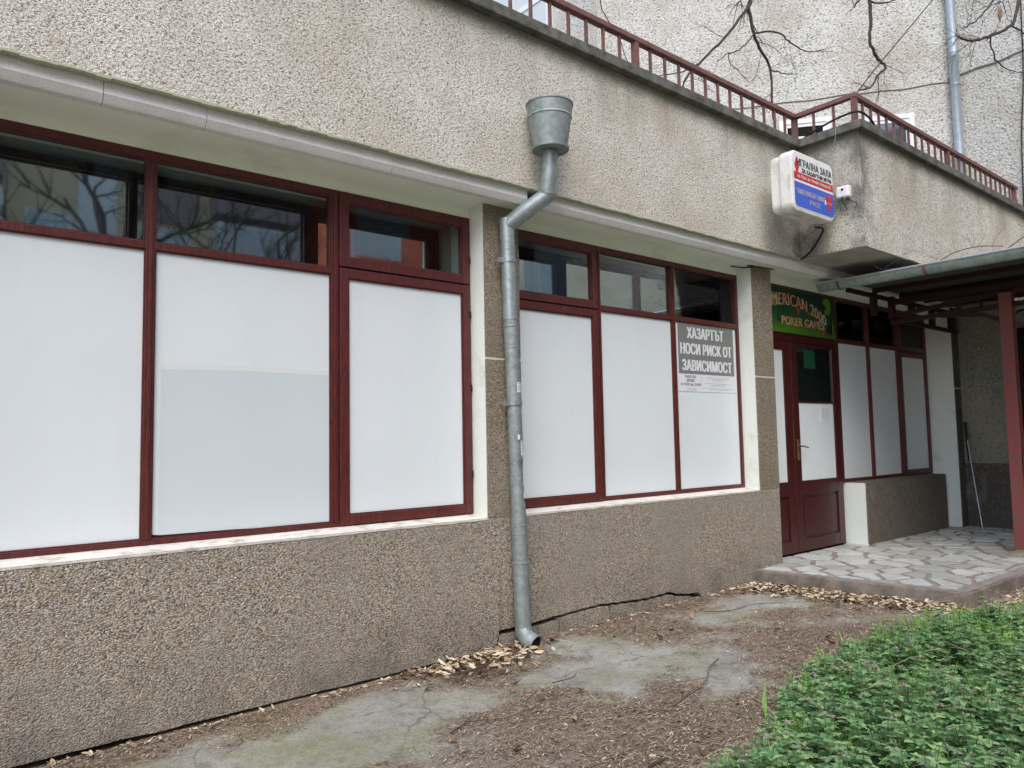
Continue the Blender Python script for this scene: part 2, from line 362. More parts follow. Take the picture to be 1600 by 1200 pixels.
# fascia strips
fx = [-8, -5.2, -2.4, -.4, .74, 1.22, 2.33, 3.42]
fx2 = [3.52, 4.69, 5.9, 7.1, 8.3, 9.5, 10.7, 11.09]
prof = [(-.34,3.372),(-.346,3.302),(-.326,3.272),(-.318,3.262),(-.27,3.262),(-.27,3.372)]
for L in (fx, fx2):
    for a, b in zip(L, L[1:]): build(MB().profx(prof, a+.0015, b-.0015), 'fascia_panel', M_FASCIA, shop, fixn=True)
mb = MB(); mb.box(-8, 11.09, -.269, .01, 3.268, 3.30); build(mb, 'soffit', M_LIME, shop)
bx('lintel', M_LIME, shop, -8, 11.09, .002, .3, 3.2005, 3.2675)
bx('wall_core', M_ROUGH3, shop, -8, 11.09, .012, .3, 3.3005, 3.374)
# pillars
def pillar(x0, x1, y, zb, zt, rev_l=True, rev_r=True, mat=M_PEB2):
    o = bx('pillar', M_WHITER, shop, x0, x1, y+.012, .25, zb, zt)
    for za, zb_ in ((zb, 2.168), (2.186, zt)):
        bx('pebble_facing', mat, o, x0-.002, x1+.002, y-.002, y+.0115, za, zb_, label=None)
    bx('joint', M_PUTTY, o, x0-.001, x1+.001, y+.001, y+.0105, 2.1685, 2.1855)
    return o
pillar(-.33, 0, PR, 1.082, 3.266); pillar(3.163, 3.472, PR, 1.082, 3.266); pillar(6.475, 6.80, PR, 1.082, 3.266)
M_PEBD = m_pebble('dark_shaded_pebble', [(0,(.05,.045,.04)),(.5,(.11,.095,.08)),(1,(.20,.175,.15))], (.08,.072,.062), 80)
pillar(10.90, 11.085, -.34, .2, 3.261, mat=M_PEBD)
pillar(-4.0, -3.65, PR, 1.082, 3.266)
# plinth with uneven lower edge and crack
def edge(x): return .205+.008*noise.noise(Vector((x*5, 3, 0)))+.004*noise.noise(Vector((x*23, 3, 0)))
crk = [(3.24,.318),(3.5,.318),(3.9,.336),(4.2,.345),(4.5,.325),(4.76,.312),(5.05,.318),(5.12,.300),(5.25,.272),(5.40,.262),(5.48,.255)]
low = [(-8+.4*i, gz(0)+.03) for i in range(20)]+[(0+.05*i, edge(.05*i)) for i in range(0, 65)]
crkf = []
for (a, b), (c, d) in zip(crk, crk[1:]):
    n = max(2, int((c-a)/.02))
    for k in range(n):
        x = a+(c-a)*k/n; z = b+(d-b)*k/n; crkf.append((x, z+.008*noise.noise(Vector((x*20, 1, 1)))+.005*noise.noise(Vector((x*60, 1, 1)))))
top_poly = low+crkf+[(5.5,.2),(6.8,.2),(6.8,1.08),(-8,1.08)]
build(MB().prism(top_poly, PR, -.05), 'plinth', M_PEB, shop, fixn=True)
bx('plinth_backing', M_VOID, shop, -8, 6.79, -.0495, .2, 0, 1.078)  # black sheet standing in for the shade inside the crack and base slit
# footing blocks under the crack
rs_c = random.Random(2)
cx = [3.235, 3.40, 3.78, 4.33, 4.62, 4.95, 5.12, 5.36]
for a, b in zip(cx, cx[1:]):
    pts = [q for q in crkf if a+.004 <= q[0] <= b-.004]
    if len(pts) < 2: continue
    g_ = rs_c.uniform(.020,.036)*(1 if a < 4.6 else .7)
    poly = [(a+.003, .1)]+[(b-.003, .1)]+[(x, z-g_-.004*noise.noise(Vector((x*40, 7, 1)))) for x, z in reversed(pts)]
    build(MB().prism(poly, PR-.006-random.random()*.008, -.055), 'footing_block', M_PEB, shop, fixn=True)
# light vertical mortar smear beside the downpipe
build(MB().prism([(3.238,.33),(3.262,.33),(3.264,.45),(3.256,.52),(3.262,.62),(3.254,.66),(3.25,.80),(3.242,.72),(3.246,.62),(3.236,.5)], PR-.004, PR-.0005), 'mortar_smear', M_PEB2, shop, fixn=True)
# sills
def sill(x0, x1, z=1.1, yf=PR):
    mb = MB(); n = max(4, int((x1-x0)/.06)); vs = []
    for i in range(n+1):
        x = x0+(x1-x0)*i/n; e = .003*noise.noise(Vector((x*12, 0, 0)))
        vs += [(x, .02, z-.001), (x, yf-.004+e, z-.022+e*.6), (x, yf-.003+e, z-.030-abs(e)*2), (x, .02, z-.032)]
    fs = []
    for i in range(n):
        for k in range(4):
            fs.append((i*4+k, i*4+(k+1)%4, (i+1)*4+(k+1)%4, (i+1)*4+k))
    fs += [(0,1,2,3), (n*4+3,n*4+2,n*4+1,n*4)]
    mb.add(vs, fs); return build(mb, 'sill', M_SILL, shop, fixn=True)
sill(-3.65, -.33); sill(0, 3.163); sill(3.472, 6.475)

# ---- windows (double: a clear outer pane and an inner dark pane a hand's breadth behind it)
def window(x0, x1, z0, bays, zt, zt_sash, label=None, mull=.045, fr=.036, top_h=.045, z1=3.2, sheet=False, wing=.060):
    mb = MB()
    mb.box(x0+.002, x0+fr, 0, .07, z0, z1); mb.box(x1-fr, x1-.002, 0, .07, z0, z1)
    mb.box(x0+fr, x1-fr, .0005, .0695, z0, z0+.028); mb.box(x0+fr, x1-fr, .0005, .0695, z1-top_h, z1-.001)
    o = build(mb, 'window', M_FRAME, shop, bevel=.003, label=label)
    bx('inner_pane', M_GLASS, o, x0-.02, x1+.02, .232, .24, zt-.08, 3.198)
    bx('inner_sill', M_FRAME, o, x0+.004, x1-.004, .072, .231, zt-.10, zt-.07)
    for i, (a, b, sash) in enumerate(bays):
        if i: 
            pa = bays[i-1][1]
            m = MB().box(pa, a, -.002, .068, z0+.028, z1-top_h)
            m.box(pa+.014, a-.014, -.010, -.0022, z0+.03, z1-top_h-.002)
            build(m, 'mullion', M_FRAME, o, bevel=.002)
        zl, zu = z0+.028, z1-top_h
        if sash: zl, zu = z0+.004, z1-.016; a, b = (a, x1-.012) if b > x1-.2 else (x0+.012 if a < x0+.2 else a, b)
        if not sash:
            bx('transom', M_FRAME, o, a, b, -.001, .066, zt-.02, zt+.02, bevel=.003)
            bd = MB(); bd.ring(a, b, zl, zt-.02, .007, .007, .03); bd.ring(a, b, zt+.02, zu, .007, .007, .03)
            build(bd, 'glazing_bead', M_FRAME, o)
            bx('panel', M_PANEL, o, a+.002, b-.002, .020, .032, zl+.002, zt-.021)
            bx('pane', M_THIN, o, a+.002, b-.002, .024, .030, zt+.021, zu-.002)
        else:
            for (p, q, mt, nm) in ((zl, zt_sash-.003, M_PANEL, 'panel'), (zt_sash+.003, zu, M_GLASS, 'pane')):
                m = MB().ring(a+.003, b-.003, p+.002, q-.002, wing, -.014, .04)
                s = build(m, 'casement', M_FRAME, o, bevel=.004)
                bd = MB().ring(a+wing+.003, b-wing-.003, p+wing+.002, q-wing-.002, .008, -.004, .02); 
                build(bd, 'glazing_bead', M_FRAME, o)
                bx(nm, mt if nm == 'panel' else M_THIN, o, a+wing+.004, b-wing-.004, .008, .014, p+wing+.003, q-wing-.003)
            bx('transom', M_VOID, o, a+.002, b-.002, .002, .05, zt_sash-.006, zt_sash+.006)  # black strip standing in for the shade between upper and lower sash
    return o
W1 = window(0, 3.163, 1.1, [(.036,1.022,0), (1.068,2.088,0), (2.138,3.127,1)], 2.68, 2.71)
for z in (1.35, 1.95, 2.47, 2.86):
    h = MB().tube([(3.146,-.016,z),(3.146,-.016,z+.05)], .006, 8)
    build(h, 'hinge', M_BLACK, W1)
W2 = window(3.472, 6.475, 1.1, [(3.508,4.458,1), (4.50,5.43,0), (5.475,6.44,0)], 2.68, 2.66)
window(-3.65, -.33, 1.1, [(-3.61,-2.55,0), (-2.5,-1.45,0), (-1.40,-.37,0)], 2.68, 2.66)
W3 = window(8.42, 10.895, 1.05, [(8.47,9.19,0), (9.245,10.0,0), (10.05,10.84,1)], 2.685, 2.66, fr=.05)
# thin sheet stuck over the second panel, its tape strips, and a black patch painted as shade at its foot
top_ = [(2.086-.98*k/12, 2.028-.004*(k/12)+.018*math.sin(k/12*2.2)) for k in range(13)]
build(MB().prism([(1.106,1.134),(2.086,1.130)]+top_, .0194, .0199), 'cover_sheet', M_SHEET, W1, fixn=True, label='greyish sheet stuck over the middle white panel')
M_TAPE = flat('yellowed_tape', (.68,.71,.69))
build(MB().prism([(1.104,2.020),(1.6,2.030),(2.086,2.024),(2.086,2.052),(1.6,2.060),(1.104,2.048)], .0189, .0193), 'tape', M_TAPE, W1, fixn=True, label='yellowed tape strip')
bx('tape', M_TAPE, W1, 1.108, 1.113, .0186, .0193, 1.14, 2.018)
build(MB().prism([(1.07,1.1285),(1.8,1.1285),(1.5,1.139),(1.12,1.143),(1.07,1.15)], .0165, .0172), 'foot_shade_patch', M_VOID, W1, fixn=True)

# ---- low wall below the right-hand window
lw = bx('low_wall', M_WHITER, shop, 8.50, 10.74, -.208, .15, .2, 1.04)
M_PEBM = m_pebble('grimy_pebble', [(0,(.09,.08,.065)),(.4,(.22,.18,.13)),(.7,(.17,.155,.135)),(1,(.32,.28,.22))], (.13,.115,.095), 84)
bx('pebble_facing', M_PEBM, lw, 8.515, 10.742, -.2205, -.2085, .2, 1.041)
bx('pebble_capping', M_PEBM, lw, 8.515, 10.742, -.2085, -.002, 1.0402, 1.048)
bx('side_wall', M_WHITER, shop, 10.743, 10.899, -.18, .15, .2, 1.045)

# ---- door
door = thing('x', '', ''); C.objects.unlink(door); bpy.data.objects.remove(door)
mb = MB(); mb.box(6.802, 6.83, -.004, .08, .36, 3.2); mb.box(8.39, 8.419, -.004, .08, .36, 3.2)
mb.box(6.83, 8.39, -.003, .079, 3.155, 3.198); mb.box(6.83, 8.39, -.003, .079, 2.60, 2.70)
door = build(mb, 'door_frame', M_DOOR, shop, bevel=.003)
bx('threshold', M_VOID, door, 6.83, 8.39, .01, .08, .34, .372)
def leaf(x0, x1, sl, sr, glass, label):
    mb = MB(); zb, zt = .374, 2.597
    mb.box(x0, x0+sl, -.01, .04, zb, zt); mb.box(x1-sr, x1, -.01, .04, zb, zt)
    for a, b in ((zb, .50), (.96, 1.11), (2.56 if glass else 2.5, zt)): mb.box(x0+sl, x1-sr, -.0095, .0395, a, b)
    if glass: mb.box(x0+sl, x1-sr, -.006, .038, 1.945, 1.965)
    d = build(mb, 'door', M_DOOR, door, bevel=.004, label=label)
    return d, x0+sl, x1-sr
d1, a, b = leaf(6.832, 7.392, .11, .14, False, 'narrow fixed left door leaf with white panel')
bx('panel', M_PANEL, door, a, b, .004, .02, 1.111, 2.499); bx('wood_panel', M_DOOR, door, a, b, .010, .03, .5, .96); bx('raised_panel', M_DOOR, door, a+.03, b-.03, -.002, .0098, .53, .93, bevel=.008)
d2, a, b = leaf(7.400, 8.386, .125, .105, True, 'dark red wooden door leaf with glass above and white panel')
bx('panel', M_PANEL, door, a, b, .004, .02, 1.111, 1.944); bx('wood_panel', M_DOOR, door, a, b, .010, .03, .5, .96); bx('raised_panel', M_DOOR, door, a+.035, b-.035, -.002, .0098, .535, .925, bevel=.008)
bx('pane', M_GLASS, door, a, b, .006, .02, 1.966, 2.559)
bx('green_card', flat('green_card', (.006,.07,.035)), door, 7.70, 7.93, .0035, .0055, 2.33, 2.53, label='green card behind the door glass')
hm = MB().box(7.448, 7.482, -.018, -.0105, 1.33, 1.55); hm.tube([(7.465,-.018,1.48),(7.465,-.06,1.48),(7.50,-.066,1.478),(7.585,-.064,1.462)], [.009,.009,.008,.007], 8)
build(hm, 'door_handle', M_BRASS, door, smooth=True)
bx('edge_strip', M_BRASS, door, 7.392, 7.3985, -.0105, .0, 1.35, 1.75)

# ---- coping stones
def cop(poly, n='coping_stone'): return build(MB().slab(poly, 4.501, 4.584), n, M_COPE, shop, bevel=.006)
xs = [-8, -6.2, -4.4, -2.6, -.9, .8, 2.45, 4.1, 5.7, 6.95]
for a, b in zip(xs, xs[1:]):
    if b == 6.95: cop([(a+.003,-.445),(6.99,-.445),(7.29,-.13),(a+.003,-.13)])
    else: cop([(a+.003,-.445),(b-.003,-.445),(b-.003,-.13),(a+.003,-.13)])
cop([(6.994,-.445),(6.994,-1.075),(7.29,-.78),(7.29,-.135)])
xs = [6.998, 8.45, 9.9, 11.2, 11.89]
for a, b in zip(xs, xs[1:]):
    if a == 6.998: cop([(a,-1.077),(b-.003,-1.077),(b-.003,-.78),(7.295,-.78)])
    else: cop([(a+.003,-1.077),(b-.003,-1.077),(b-.003,-.78),(a+.003,-.78)])

# ---- end wall under the canopy
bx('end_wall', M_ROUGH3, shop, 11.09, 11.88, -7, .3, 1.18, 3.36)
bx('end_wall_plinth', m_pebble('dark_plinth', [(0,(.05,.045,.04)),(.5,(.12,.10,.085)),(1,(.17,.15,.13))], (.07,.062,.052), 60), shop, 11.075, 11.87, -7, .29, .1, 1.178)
gr = build(MB().box(11.03, 11.074, -2.6, -.94, .36, 2.9), 'barred_opening', M_VOID, shop)  # black slab on the wall, painted as the unlit opening
mb = None
for i in range(13):
    y = -.96-.125*i; build(MB().tube([(11.0,y,.38),(11.0,y,2.9)], .008, 6), 'bar', M_BLACK, gr)
for i in range(14):
    z = .45+.18*i; build(MB().tube([(10.99,-2.55,z),(10.99,-.95,z)], .007, 6), 'cross_bar', M_BLACK, gr)
# scroll above the grille
mb = MB()
for c_ in (-1.15, -1.55): mb.tube([(10.98, c_+.17*math.cos(a), 2.92+.2*math.sin(a)) for a in [k*math.pi/10 for k in range(11)]], .013, 6)
build(mb, 'scroll', M_BLACK, gr)

# ================================================================= PORCH with crazy paving
porch_poly = [(6.26,-.165),(6.52,-1.93),(11.07,-1.99),(11.07,-.001),(6.82,-.001),(6.82,-.165)]
porch = struct(build(MB().slab(porch_poly, .05, .345), 'porch_slab', M_PORCH, bevel=.006))
build(MB().slab([(6.30,-.175),(6.555,-1.895),(11.06,-1.955),(11.06,-.004),(6.825,-.004),(6.825,-.175)], .3455, .3475), 'mortar_bed', M_PINK, porch)
def clip(poly, nx, ny, d):   # keep points with nx*x+ny*y <= d
    out = []
    for i in range(len(poly)):
        p, q = poly[i], poly[(i+1)%len(poly)]; a = nx*p[0]+ny*p[1]-d; b = nx*q[0]+ny*q[1]-d
        if a <= 0: out.append(p)
        if (a < 0 < b) or (b < 0 < a):
            s = a/(a-b); out.append((p[0]+(q[0]-p[0])*s, p[1]+(q[1]-p[1])*s))
    return out
rs = random.Random(11); sites = []
for k in range(9000):
    q = (rs.uniform(6.3, 11.1), rs.uniform(-1.9, 0))
    if all((q[0]-s[0])**2+(q[1]-s[1])**2 > rs.uniform(.15, .34)**2 for s in sites): sites.append(q)
for q in sites:
    poly = [(6.36,-.18),(6.61,-1.80),(11.05,-1.86),(11.05,-.012),(6.84,-.012),(6.84,-.18)]
    big = [(6.0,-2.1),(11.05,-2.1),(11.05,-.012),(6.0,-.012)]
    poly = clip(big, 0, -1, 1.80+.013*(q[0]-6.6)); poly = clip(poly, -.988, -.152, -(.988*6.37+.152*-.18))
    if q[0] < 6.84: poly = clip(poly, 0, 1, -.18)
    for s in sites:
        if s is q: continue
        dx, dy = s[0]-q[0], s[1]-q[1]; L = math.hypot(dx, dy)
        if L > 1.0: continue
        nx, ny = dx/L, dy/L; ang = rs.uniform(-.12, .12)
        poly = clip(poly, nx, ny, (nx*(q[0]+s[0])+ny*(q[1]+s[1]))/2-rs.uniform(.010,.026))
        if len(poly) < 3: break
    if len(poly) < 3: continue
    h = .3530+rs.random()*.003
    # uneven corners
    poly2 = []
    for (px_, py_) in poly:
        k = rs.uniform(0, .13); poly2.append((px_+(q[0]-px_)*k, py_+(q[1]-py_)*k))
    build(MB().slab(poly2, .3478, h), 'paving_stone', M_MARBLE, porch)
# mortar pad around the canopy post
vs = []; N = 20
for k in range(N):
    a = 2*math.pi*k/N; r = 1+.25*noise.noise(Vector((math.cos(a)*2, math.sin(a)*2, 1)))
    vs.append((8.95+.34*r*math.cos(a), -1.62+.17*r*math.sin(a), .356))
for k in range(N): vs.append((8.95+(vs[k][0]-8.95)*.6, -1.62+(vs[k][1]+1.62)*.6, .378+.005*noise.noise(Vector((k,0,0)))))
vs.append((8.95,-1.62,.385))
fs = [(k,(k+1)%N,(k+1)%N+N,k+N) for k in range(N)]+[(k+N,(k+1)%N+N,2*N) for k in range(N)]
build(MB().add(vs, fs), 'mortar_pad', m_paint('sandy_mortar', (.36,.32,.23), (.2,.18,.13), .95, 14, .4, .9, .01), porch, smooth=True)

# ================================================================= CANOPY
cano = thing('entrance_canopy', 'dark sheet-roofed canopy on a red post above the tiled porch', 'canopy', (9.06, -1.55, .36))
build(MB().box(9.0, 9.12, -1.61, -1.49, .37, 3.06), 'post', M_POST, cano, bevel=.006)
# roof sheets
def rz(x): return 3.235+.022*(x-7.75)
yy = [-.36, -1.05, -1.75, -2.45, -3.15, -3.9, -5.0]
for a, b in zip(yy, yy[1:]):
    for (p, q) in ((7.78, 9.4), (9.4, 11.04)):
        mb = MB(); z0, z1 = rz(p), rz(q)
        mb.add([(p+.002,b+.004,z0),(q-.002,b+.004,z1),(q-.002,a,z1),(p+.002,a,z0),(p+.002,b+.004,z0+.018),(q-.002,b+.004,z1+.018),(q-.002,a,z1+.018),(p+.002,a,z0+.018)],
               [(0,3,2,1),(4,5,6,7),(0,1,5,4),(1,2,6,5),(2,3,7,6),(3,0,4,7)])
        build(mb, 'roof_sheet', M_ROOF, cano)
for x in (7.95, 8.6, 9.3, 10.0, 10.7): bx('purlin', M_IRON, cano, x, x+.05, -5.0, -.365, rz(x)-.055, rz(x)-.003)
bx('purlin', M_IRON, cano, 9.035, 9.085, -5.0, -.365, 3.10, 3.165)
# truss from post towards the building
for (x0, y0, z0, x1, y1, z1, r) in ((9.06,-1.5,2.93,9.06,-.36,2.90,.03), (9.06,-1.5,3.07,9.06,-.36,2.97,.028), (9.06,-.37,2.935,11.0,-.37,2.93,.026), (8.0,-.37,3.165,11.0,-.37,3.17,.026),
    (9.06,-1.62,2.93,9.06,-3.1,2.93,.03), (9.06,-1.62,3.07,9.06,-3.1,3.07,.028)):
    build(MB().tube([(x0,y0,z0),(x1,y1,z1)], r*1.2, 4), 'beam', M_IRON, cano)
build(MB().tube([(9.06,-1.49,2.78),(9.06,-1.30,2.865),(9.06,-.9,2.90)], .03, 4), 'brace', M_IRON, cano)
for x in (8.6, 9.06, 9.6, 10.2, 10.8): bx('strut', M_IRON, cano, x-.04, x+.04, -.40, -.345, 2.94, 3.2)
for c_ in (-1.2, -1.86, -2.3):
    build(MB().tube([(9.06, c_+.12*math.cos(a), 2.93+.13*math.sin(a)) for a in [k*math.pi/8 for k in range(9)]], .016, 6), 'scroll', M_IRON, cano)
build(MB().tube([(9.0,-1.64,1.16),(8.99,-1.645,1.33),(9.01,-1.655,1.375),(9.06,-1.67,1.39),(9.2,-1.85,1.395),(9.4,-2.4,1.40),(9.5,-2.9,1.40)], .02, 10), 'hand_bar', M_POST, cano, smooth=True)
build(MB().tube([(9.05,-1.60,1.30),(9.05,-1.65,1.30)], .03, 10), 'bracket', M_IRON, cano)
# half-round gutter
N = 14; ga = []; r = .082; gx, gzz = 7.73, 3.215
outer = [(gx+r*math.cos(math.pi+math.pi*k/N), gzz+r*math.sin(math.pi+math.pi*k/N)*1.0) for k in range(N+1)]
inner = [(gx+(r-.004)*math.cos(math.pi+math.pi*k/N), gzz+(r-.004)*math.sin(math.pi+math.pi*k/N)) for k in range(N+1)]
prof = outer+inner[::-1]; n = len(prof); mb = MB()
for a, b in ((-.20, -1.43), (-1.42, -5.0)):
    mb.add([(x,a,z) for x,z in prof]+[(x,b,z) for x,z in prof], [(i,(i+1)%n,(i+1)%n+n,i+n) for i in range(n)])
gut = build(mb, 'gutter', M_GUTTER, cano, fixn=True, smooth=True)
mb = MB(); mb.tube([(gx-r-.004,-.2,gzz+.004),(gx-r-.004,-5.0,gzz+.004)], .0095, 8); build(mb, 'rolled_edge', M_ZINC3, gut, smooth=True)
build(MB().add([(x,-.2005,z) for x,z in outer], [tuple(range(N+1))]), 'end_cap', M_GUTTER, gut)
for y in (-.42, -1.28, -2.2):
    mb = MB(); p2 = [(gx+(r+.006)*math.cos(math.pi+math.pi*k/N), gzz+(r+.006)*math.sin(math.pi+math.pi*k/N)) for k in range(N+1)]
    mb.add([(x,y,z) for x,z in p2]+[(x,y-.028,z) for x,z in p2], [(i,i+1,i+1+N+1,i+N+1) for i in range(N)])
    build(mb, 'gutter_bracket', m_paint('rusty_strap', (.20,.12,.09), (.3,.28,.25), .8, 20), gut)

# ================================================================= ROOF RAILING
rail = thing('roof_railing', 'rust-red steel railing along the roof edge with a kink around the bay', 'railing', (7.2, -.3, 4.575))
P0, P1, P2, P3 = (-5.4,-.30), (7.18,-.30), (7.18,-.93), (11.8,-.93)
def hr(a, b, name='handrail', z0=4.885, z1=4.93, w=.03):
    d = Vector((b[0]-a[0], b[1]-a[1], 0)).normalized(); s = Vector((-d.y, d.x, 0))*w
    A, B = Vector((*a, 0)), Vector((*b, 0))
    vs = [A-s, B-s, B+s, A+s]; m = MB().add([(v.x,v.y,z0) for v in vs]+[(v.x,v.y,z1) for v in vs], [(0,3,2,1),(4,5,6,7),(0,1,5,4),(1,2,6,5),(2,3,7,6),(3,0,4,7)])
    return build(m, name, M_RAIL, rail, bevel=.004)
hr(P0, (P1[0]+.03, P1[1])); hr((P1[0],P1[1]-.031), (P2[0],P2[1]+.031)); hr((P2[0]-.03,P2[1]), P3)
for a, b in (((P0), (P1[0]-.02,P1[1])), ((P1[0],P1[1]-.04), (P2[0],P2[1]+.03)), ((P2[0]+.03,P2[1]), P3)): hr(a, b, 'bottom_rail', 4.577, 4.589, .012)
bme = {}
def upright(x, y, post):
    nm = 'post' if post else 'baluster'; h = .024 if post else .0105
    if nm not in bme:
        m = MB().box(-h, h, -h, h, 0, .294); me = bpy.data.meshes.new(nm); me.from_pydata(m.v, [], m.f); me.materials.append(M_RAIL); bme[nm] = me
    o = bpy.data.objects.new(nm, bme[nm]); C.objects.link(o); place(o, (x, y, 4.59), rail)
sp = 2.5/13
for k in range(0, 66):
    x = P1[0]-k*sp
    if x > -5.3: upright(x, -.30, k % 13 == 0)
for k in (1, 2): upright(7.18, -.30-.21*k, False)
for k in range(0, 27): upright(7.18+k*.1745, -.93, k % 13 == 0)

# ================================================================= APARTMENT TOWER BEHIND
tow = thing('apartment_tower', 'tall cream roughcast apartment block rising behind the shop roof', 'building', (10, 3, .2))
C1, C2 = Vector((11.9,-.23,0)), Vector((8.63,3.82,0))
poly = [(11.9,-8),(18,-8),(18,14),(8.63,14),(8.63,3.82),(11.9,-.23)]
build(MB().slab(poly, .1, 14), 'wall', M_ROUGH2, tow, fixn=True)
dv = (C2-C1).normalized(); nv = Vector((-dv.y, dv.x, 0)); nv = nv if nv.y < 0 else -nv     # outward, toward the street
# uneven daywork joint across the render
mb = MB(); pts = []
for k in range(40):
    p = C1+dv*(.05+k*.13)+nv*.004; pts.append((p.x, p.y, 6.72+.03*noise.noise(Vector((k*.3,0,0)))-.003*k))
mb.tube(pts, .010, 5); pts = [(11.892, -.28-k*.12, 6.80+.045*noise.noise(Vector((k*.35,4,0)))+.004*k) for k in range(40)]; mb.tube(pts, .014, 5)
build(mb, 'render_joint', m_paint('joint_line', (.25,.22,.18), (.4,.36,.3), .95, 20), tow)
def far_window(s0, s1, z0, z1, open_=False):
    def B(a, b, c, d, z_, z2):   # a,b along wall; c,d outward
        q = [C1+dv*a+nv*c, C1+dv*b+nv*c, C1+dv*b+nv*d, C1+dv*a+nv*d]
        return [(v.x,v.y,z_) for v in q]+[(v.x,v.y,z2) for v in q], [(0,3,2,1),(4,5,6,7),(0,1,5,4),(1,2,6,5),(2,3,7,6),(3,0,4,7)]
    m = MB(); w_ = .07
    for q in (B(s0,s0+w_,.002,.03,z0,z1), B(s1-w_,s1,.002,.03,z0,z1), B(s0+w_,s1-w_,.002,.03,z1-w_,z1), B(s0+w_,s1-w_,.002,.03,z0,z0+w_)): m.add(*q)
    o = build(m, 'window', M_WHITE, tow, fixn=True)
    m = MB()
    for q in (B(s0+w_,s0+w_+.05,.001,.018,z0+w_,z1-w_), B(s1-w_-.05,s1-w_,.001,.018,z0+w_,z1-w_), B(s0+w_+.05,s1-w_-.05,.001,.018,z1-w_-.05,z1-w_)): m.add(*q)
    build(m, 'window_frame', M_UPVC, o, fixn=True)
    m = MB().add(*B(s0+w_+.05,s1-w_-.05,.0005,.006,z0+w_,z1-w_-.05)); build(m, 'pane', M_GLASS2 if not open_ else M_VOID, o, fixn=True)  # when open, a black sheet stands in for the dark inside
    if open_:
        m = MB().add(*B(s0+w_+.05,s1-w_-.05,.007,.02,z1-.30,z1-.27)); build(m, 'tilted_sash', M_UPVC, o, fixn=True)
far_window(.58, 1.40, 5.1, 6.31); far_window(1.73, 2.48, 5.1, 6.38, True)
# larger window on the flank
m = MB(); 
for b in ((8.60,8.628,4.86,5.0,8.2,10.9),(8.60,8.628,6.9,7.05,8.2,10.9),(8.60,8.628,5.0,6.9,8.2,8.34),(8.60,8.628,5.0,6.9,10.76,10.9),(8.595,8.626,5.9,6.0,8.34,10.76),(8.595,8.626,5.0,6.9,9.32,9.42)): m.box(*b)
o = build(m, 'window', M_UPVC, tow); bx('pane', flat('pale_blind', (.62,.66,.68), .3), o, 8.612, 8.62, 5.0, 6.9, 8.34, 10.76)
bx('window_sill', M_UPVC, tow, 8.5, 8.629, 4.8, 7.1, 8.1, 8.16)

dp = thing('tower_downpipe', 'long bright zinc drainpipe running up the tower corner', 'drainpipe', (11.82, -.30, 4.4))
px_, py_ = 11.80, -.27
for a, b in ((4.3, 5.55), (5.56, 7.1), (7.11, 9.2), (9.21, 12.5)): build(MB().lathe([(.062,a),(.065,b-.06),(.069,b-.055),(.069,b)], px_, py_, 20), 'pipe_section', M_ZINC3, dp, smooth=True)
for z in (5.5, 6.62, 8.1): 
    m = MB().lathe([(.066,z),(.073,z),(.073,z+.025),(.066,z+.025)], px_, py_, 20); m.tube([(px_+.06,py_,z+.012),(px_+.1,py_,z+.012)], .008, 6); build(m, 'clamp', M_ZINC, dp)

# ================================================================= DOWNPIPE WITH BUCKET
pipe = thing('downpipe', 'dented galvanised downpipe with an old bucket as its hopper, in front of the pillar', 'downpipe', (3.385, -.24, .2))
bxc, byc = 3.455, -.555
bk = build(MB().lathe([(.0,3.602),(.118,3.602),(.128,3.594),(.130,3.606),(.119,3.614),(.149,3.815),(.154,3.817),(.154,3.827),(.151,3.831),(.160,3.905),(.166,3.908),(.166,3.917),(.159,3.920),(.156,3.914),(.116,3.608)], bxc, byc, 40), 'bucket', M_ZINC2, pipe, smooth=True)
build(MB().tube([(3.473,-.535,3.60),(3.472,-.53,3.50)], .052, 20), 'collar', M_ZINC, pipe, smooth=True)
build(MB().tube([(3.472,-.53,3.51),(3.475,-.52,3.44),(3.478,-.50,3.36),(3.482,-.487,3.315)], [.055,.056,.056,.058], 20), 'pipe_section', M_ZINC, pipe, smooth=True)
build(MB().tube([(3.505,-.50,3.335),(3.48,-.47,3.30),(3.40,-.36,3.215),(3.325,-.262,3.13),(3.305,-.24,3.10)], [.056,.058,.058,.058,.05], 20), 'elbow', M_ZINC, pipe, smooth=True)
def pt(z): f = (3.13-z)/(3.13-.3); return (3.308+.082*f, -.243, z)
def sect(z1, z0, rr, mat, dents=()):
    N = 24; m = MB(); rows = []; n = max(3, int((z1-z0)/.02)); vs = []
    for j in range(n+1):
        z = z1+(z0-z1)*j/n; c = Vector(pt(z))
        for k in range(N):
            a = 2*math.pi*k/N; r_ = rr
            for (dz, da, dw, dd, aw) in dents:
                r_ -= dd*math.exp(-((z-dz)/dw)**2)*math.exp(-((((a-da+math.pi)%(2*math.pi))-math.pi)/aw)**2)
            vs.append((c.x+r_*math.cos(a), c.y+r_*math.sin(a), z))
    fs = [(j*N+k,(j)*N+(k+1)%N,(j+1)*N+(k+1)%N,(j+1)*N+k) for j in range(n) for k in range(N)]
    return build(m.add(vs, fs), 'pipe_section', mat, pipe, smooth=True)
sect(3.16, 2.455, .0525, M_ZINC); sect(2.46, 1.10, .051, M_ZINC2, [(1.52,-.75,.03,.020,.6),(1.34,-.55,.05,.030,.6),(1.43,-1.2,.03,.014,.7),(1.58,-1.3,.02,.010,.8),(1.22,-.7,.03,.020,.5)])
sect(1.11, .76, .0535, M_ZINC2); sect(.77, .30, .0555, M_ZINC2)
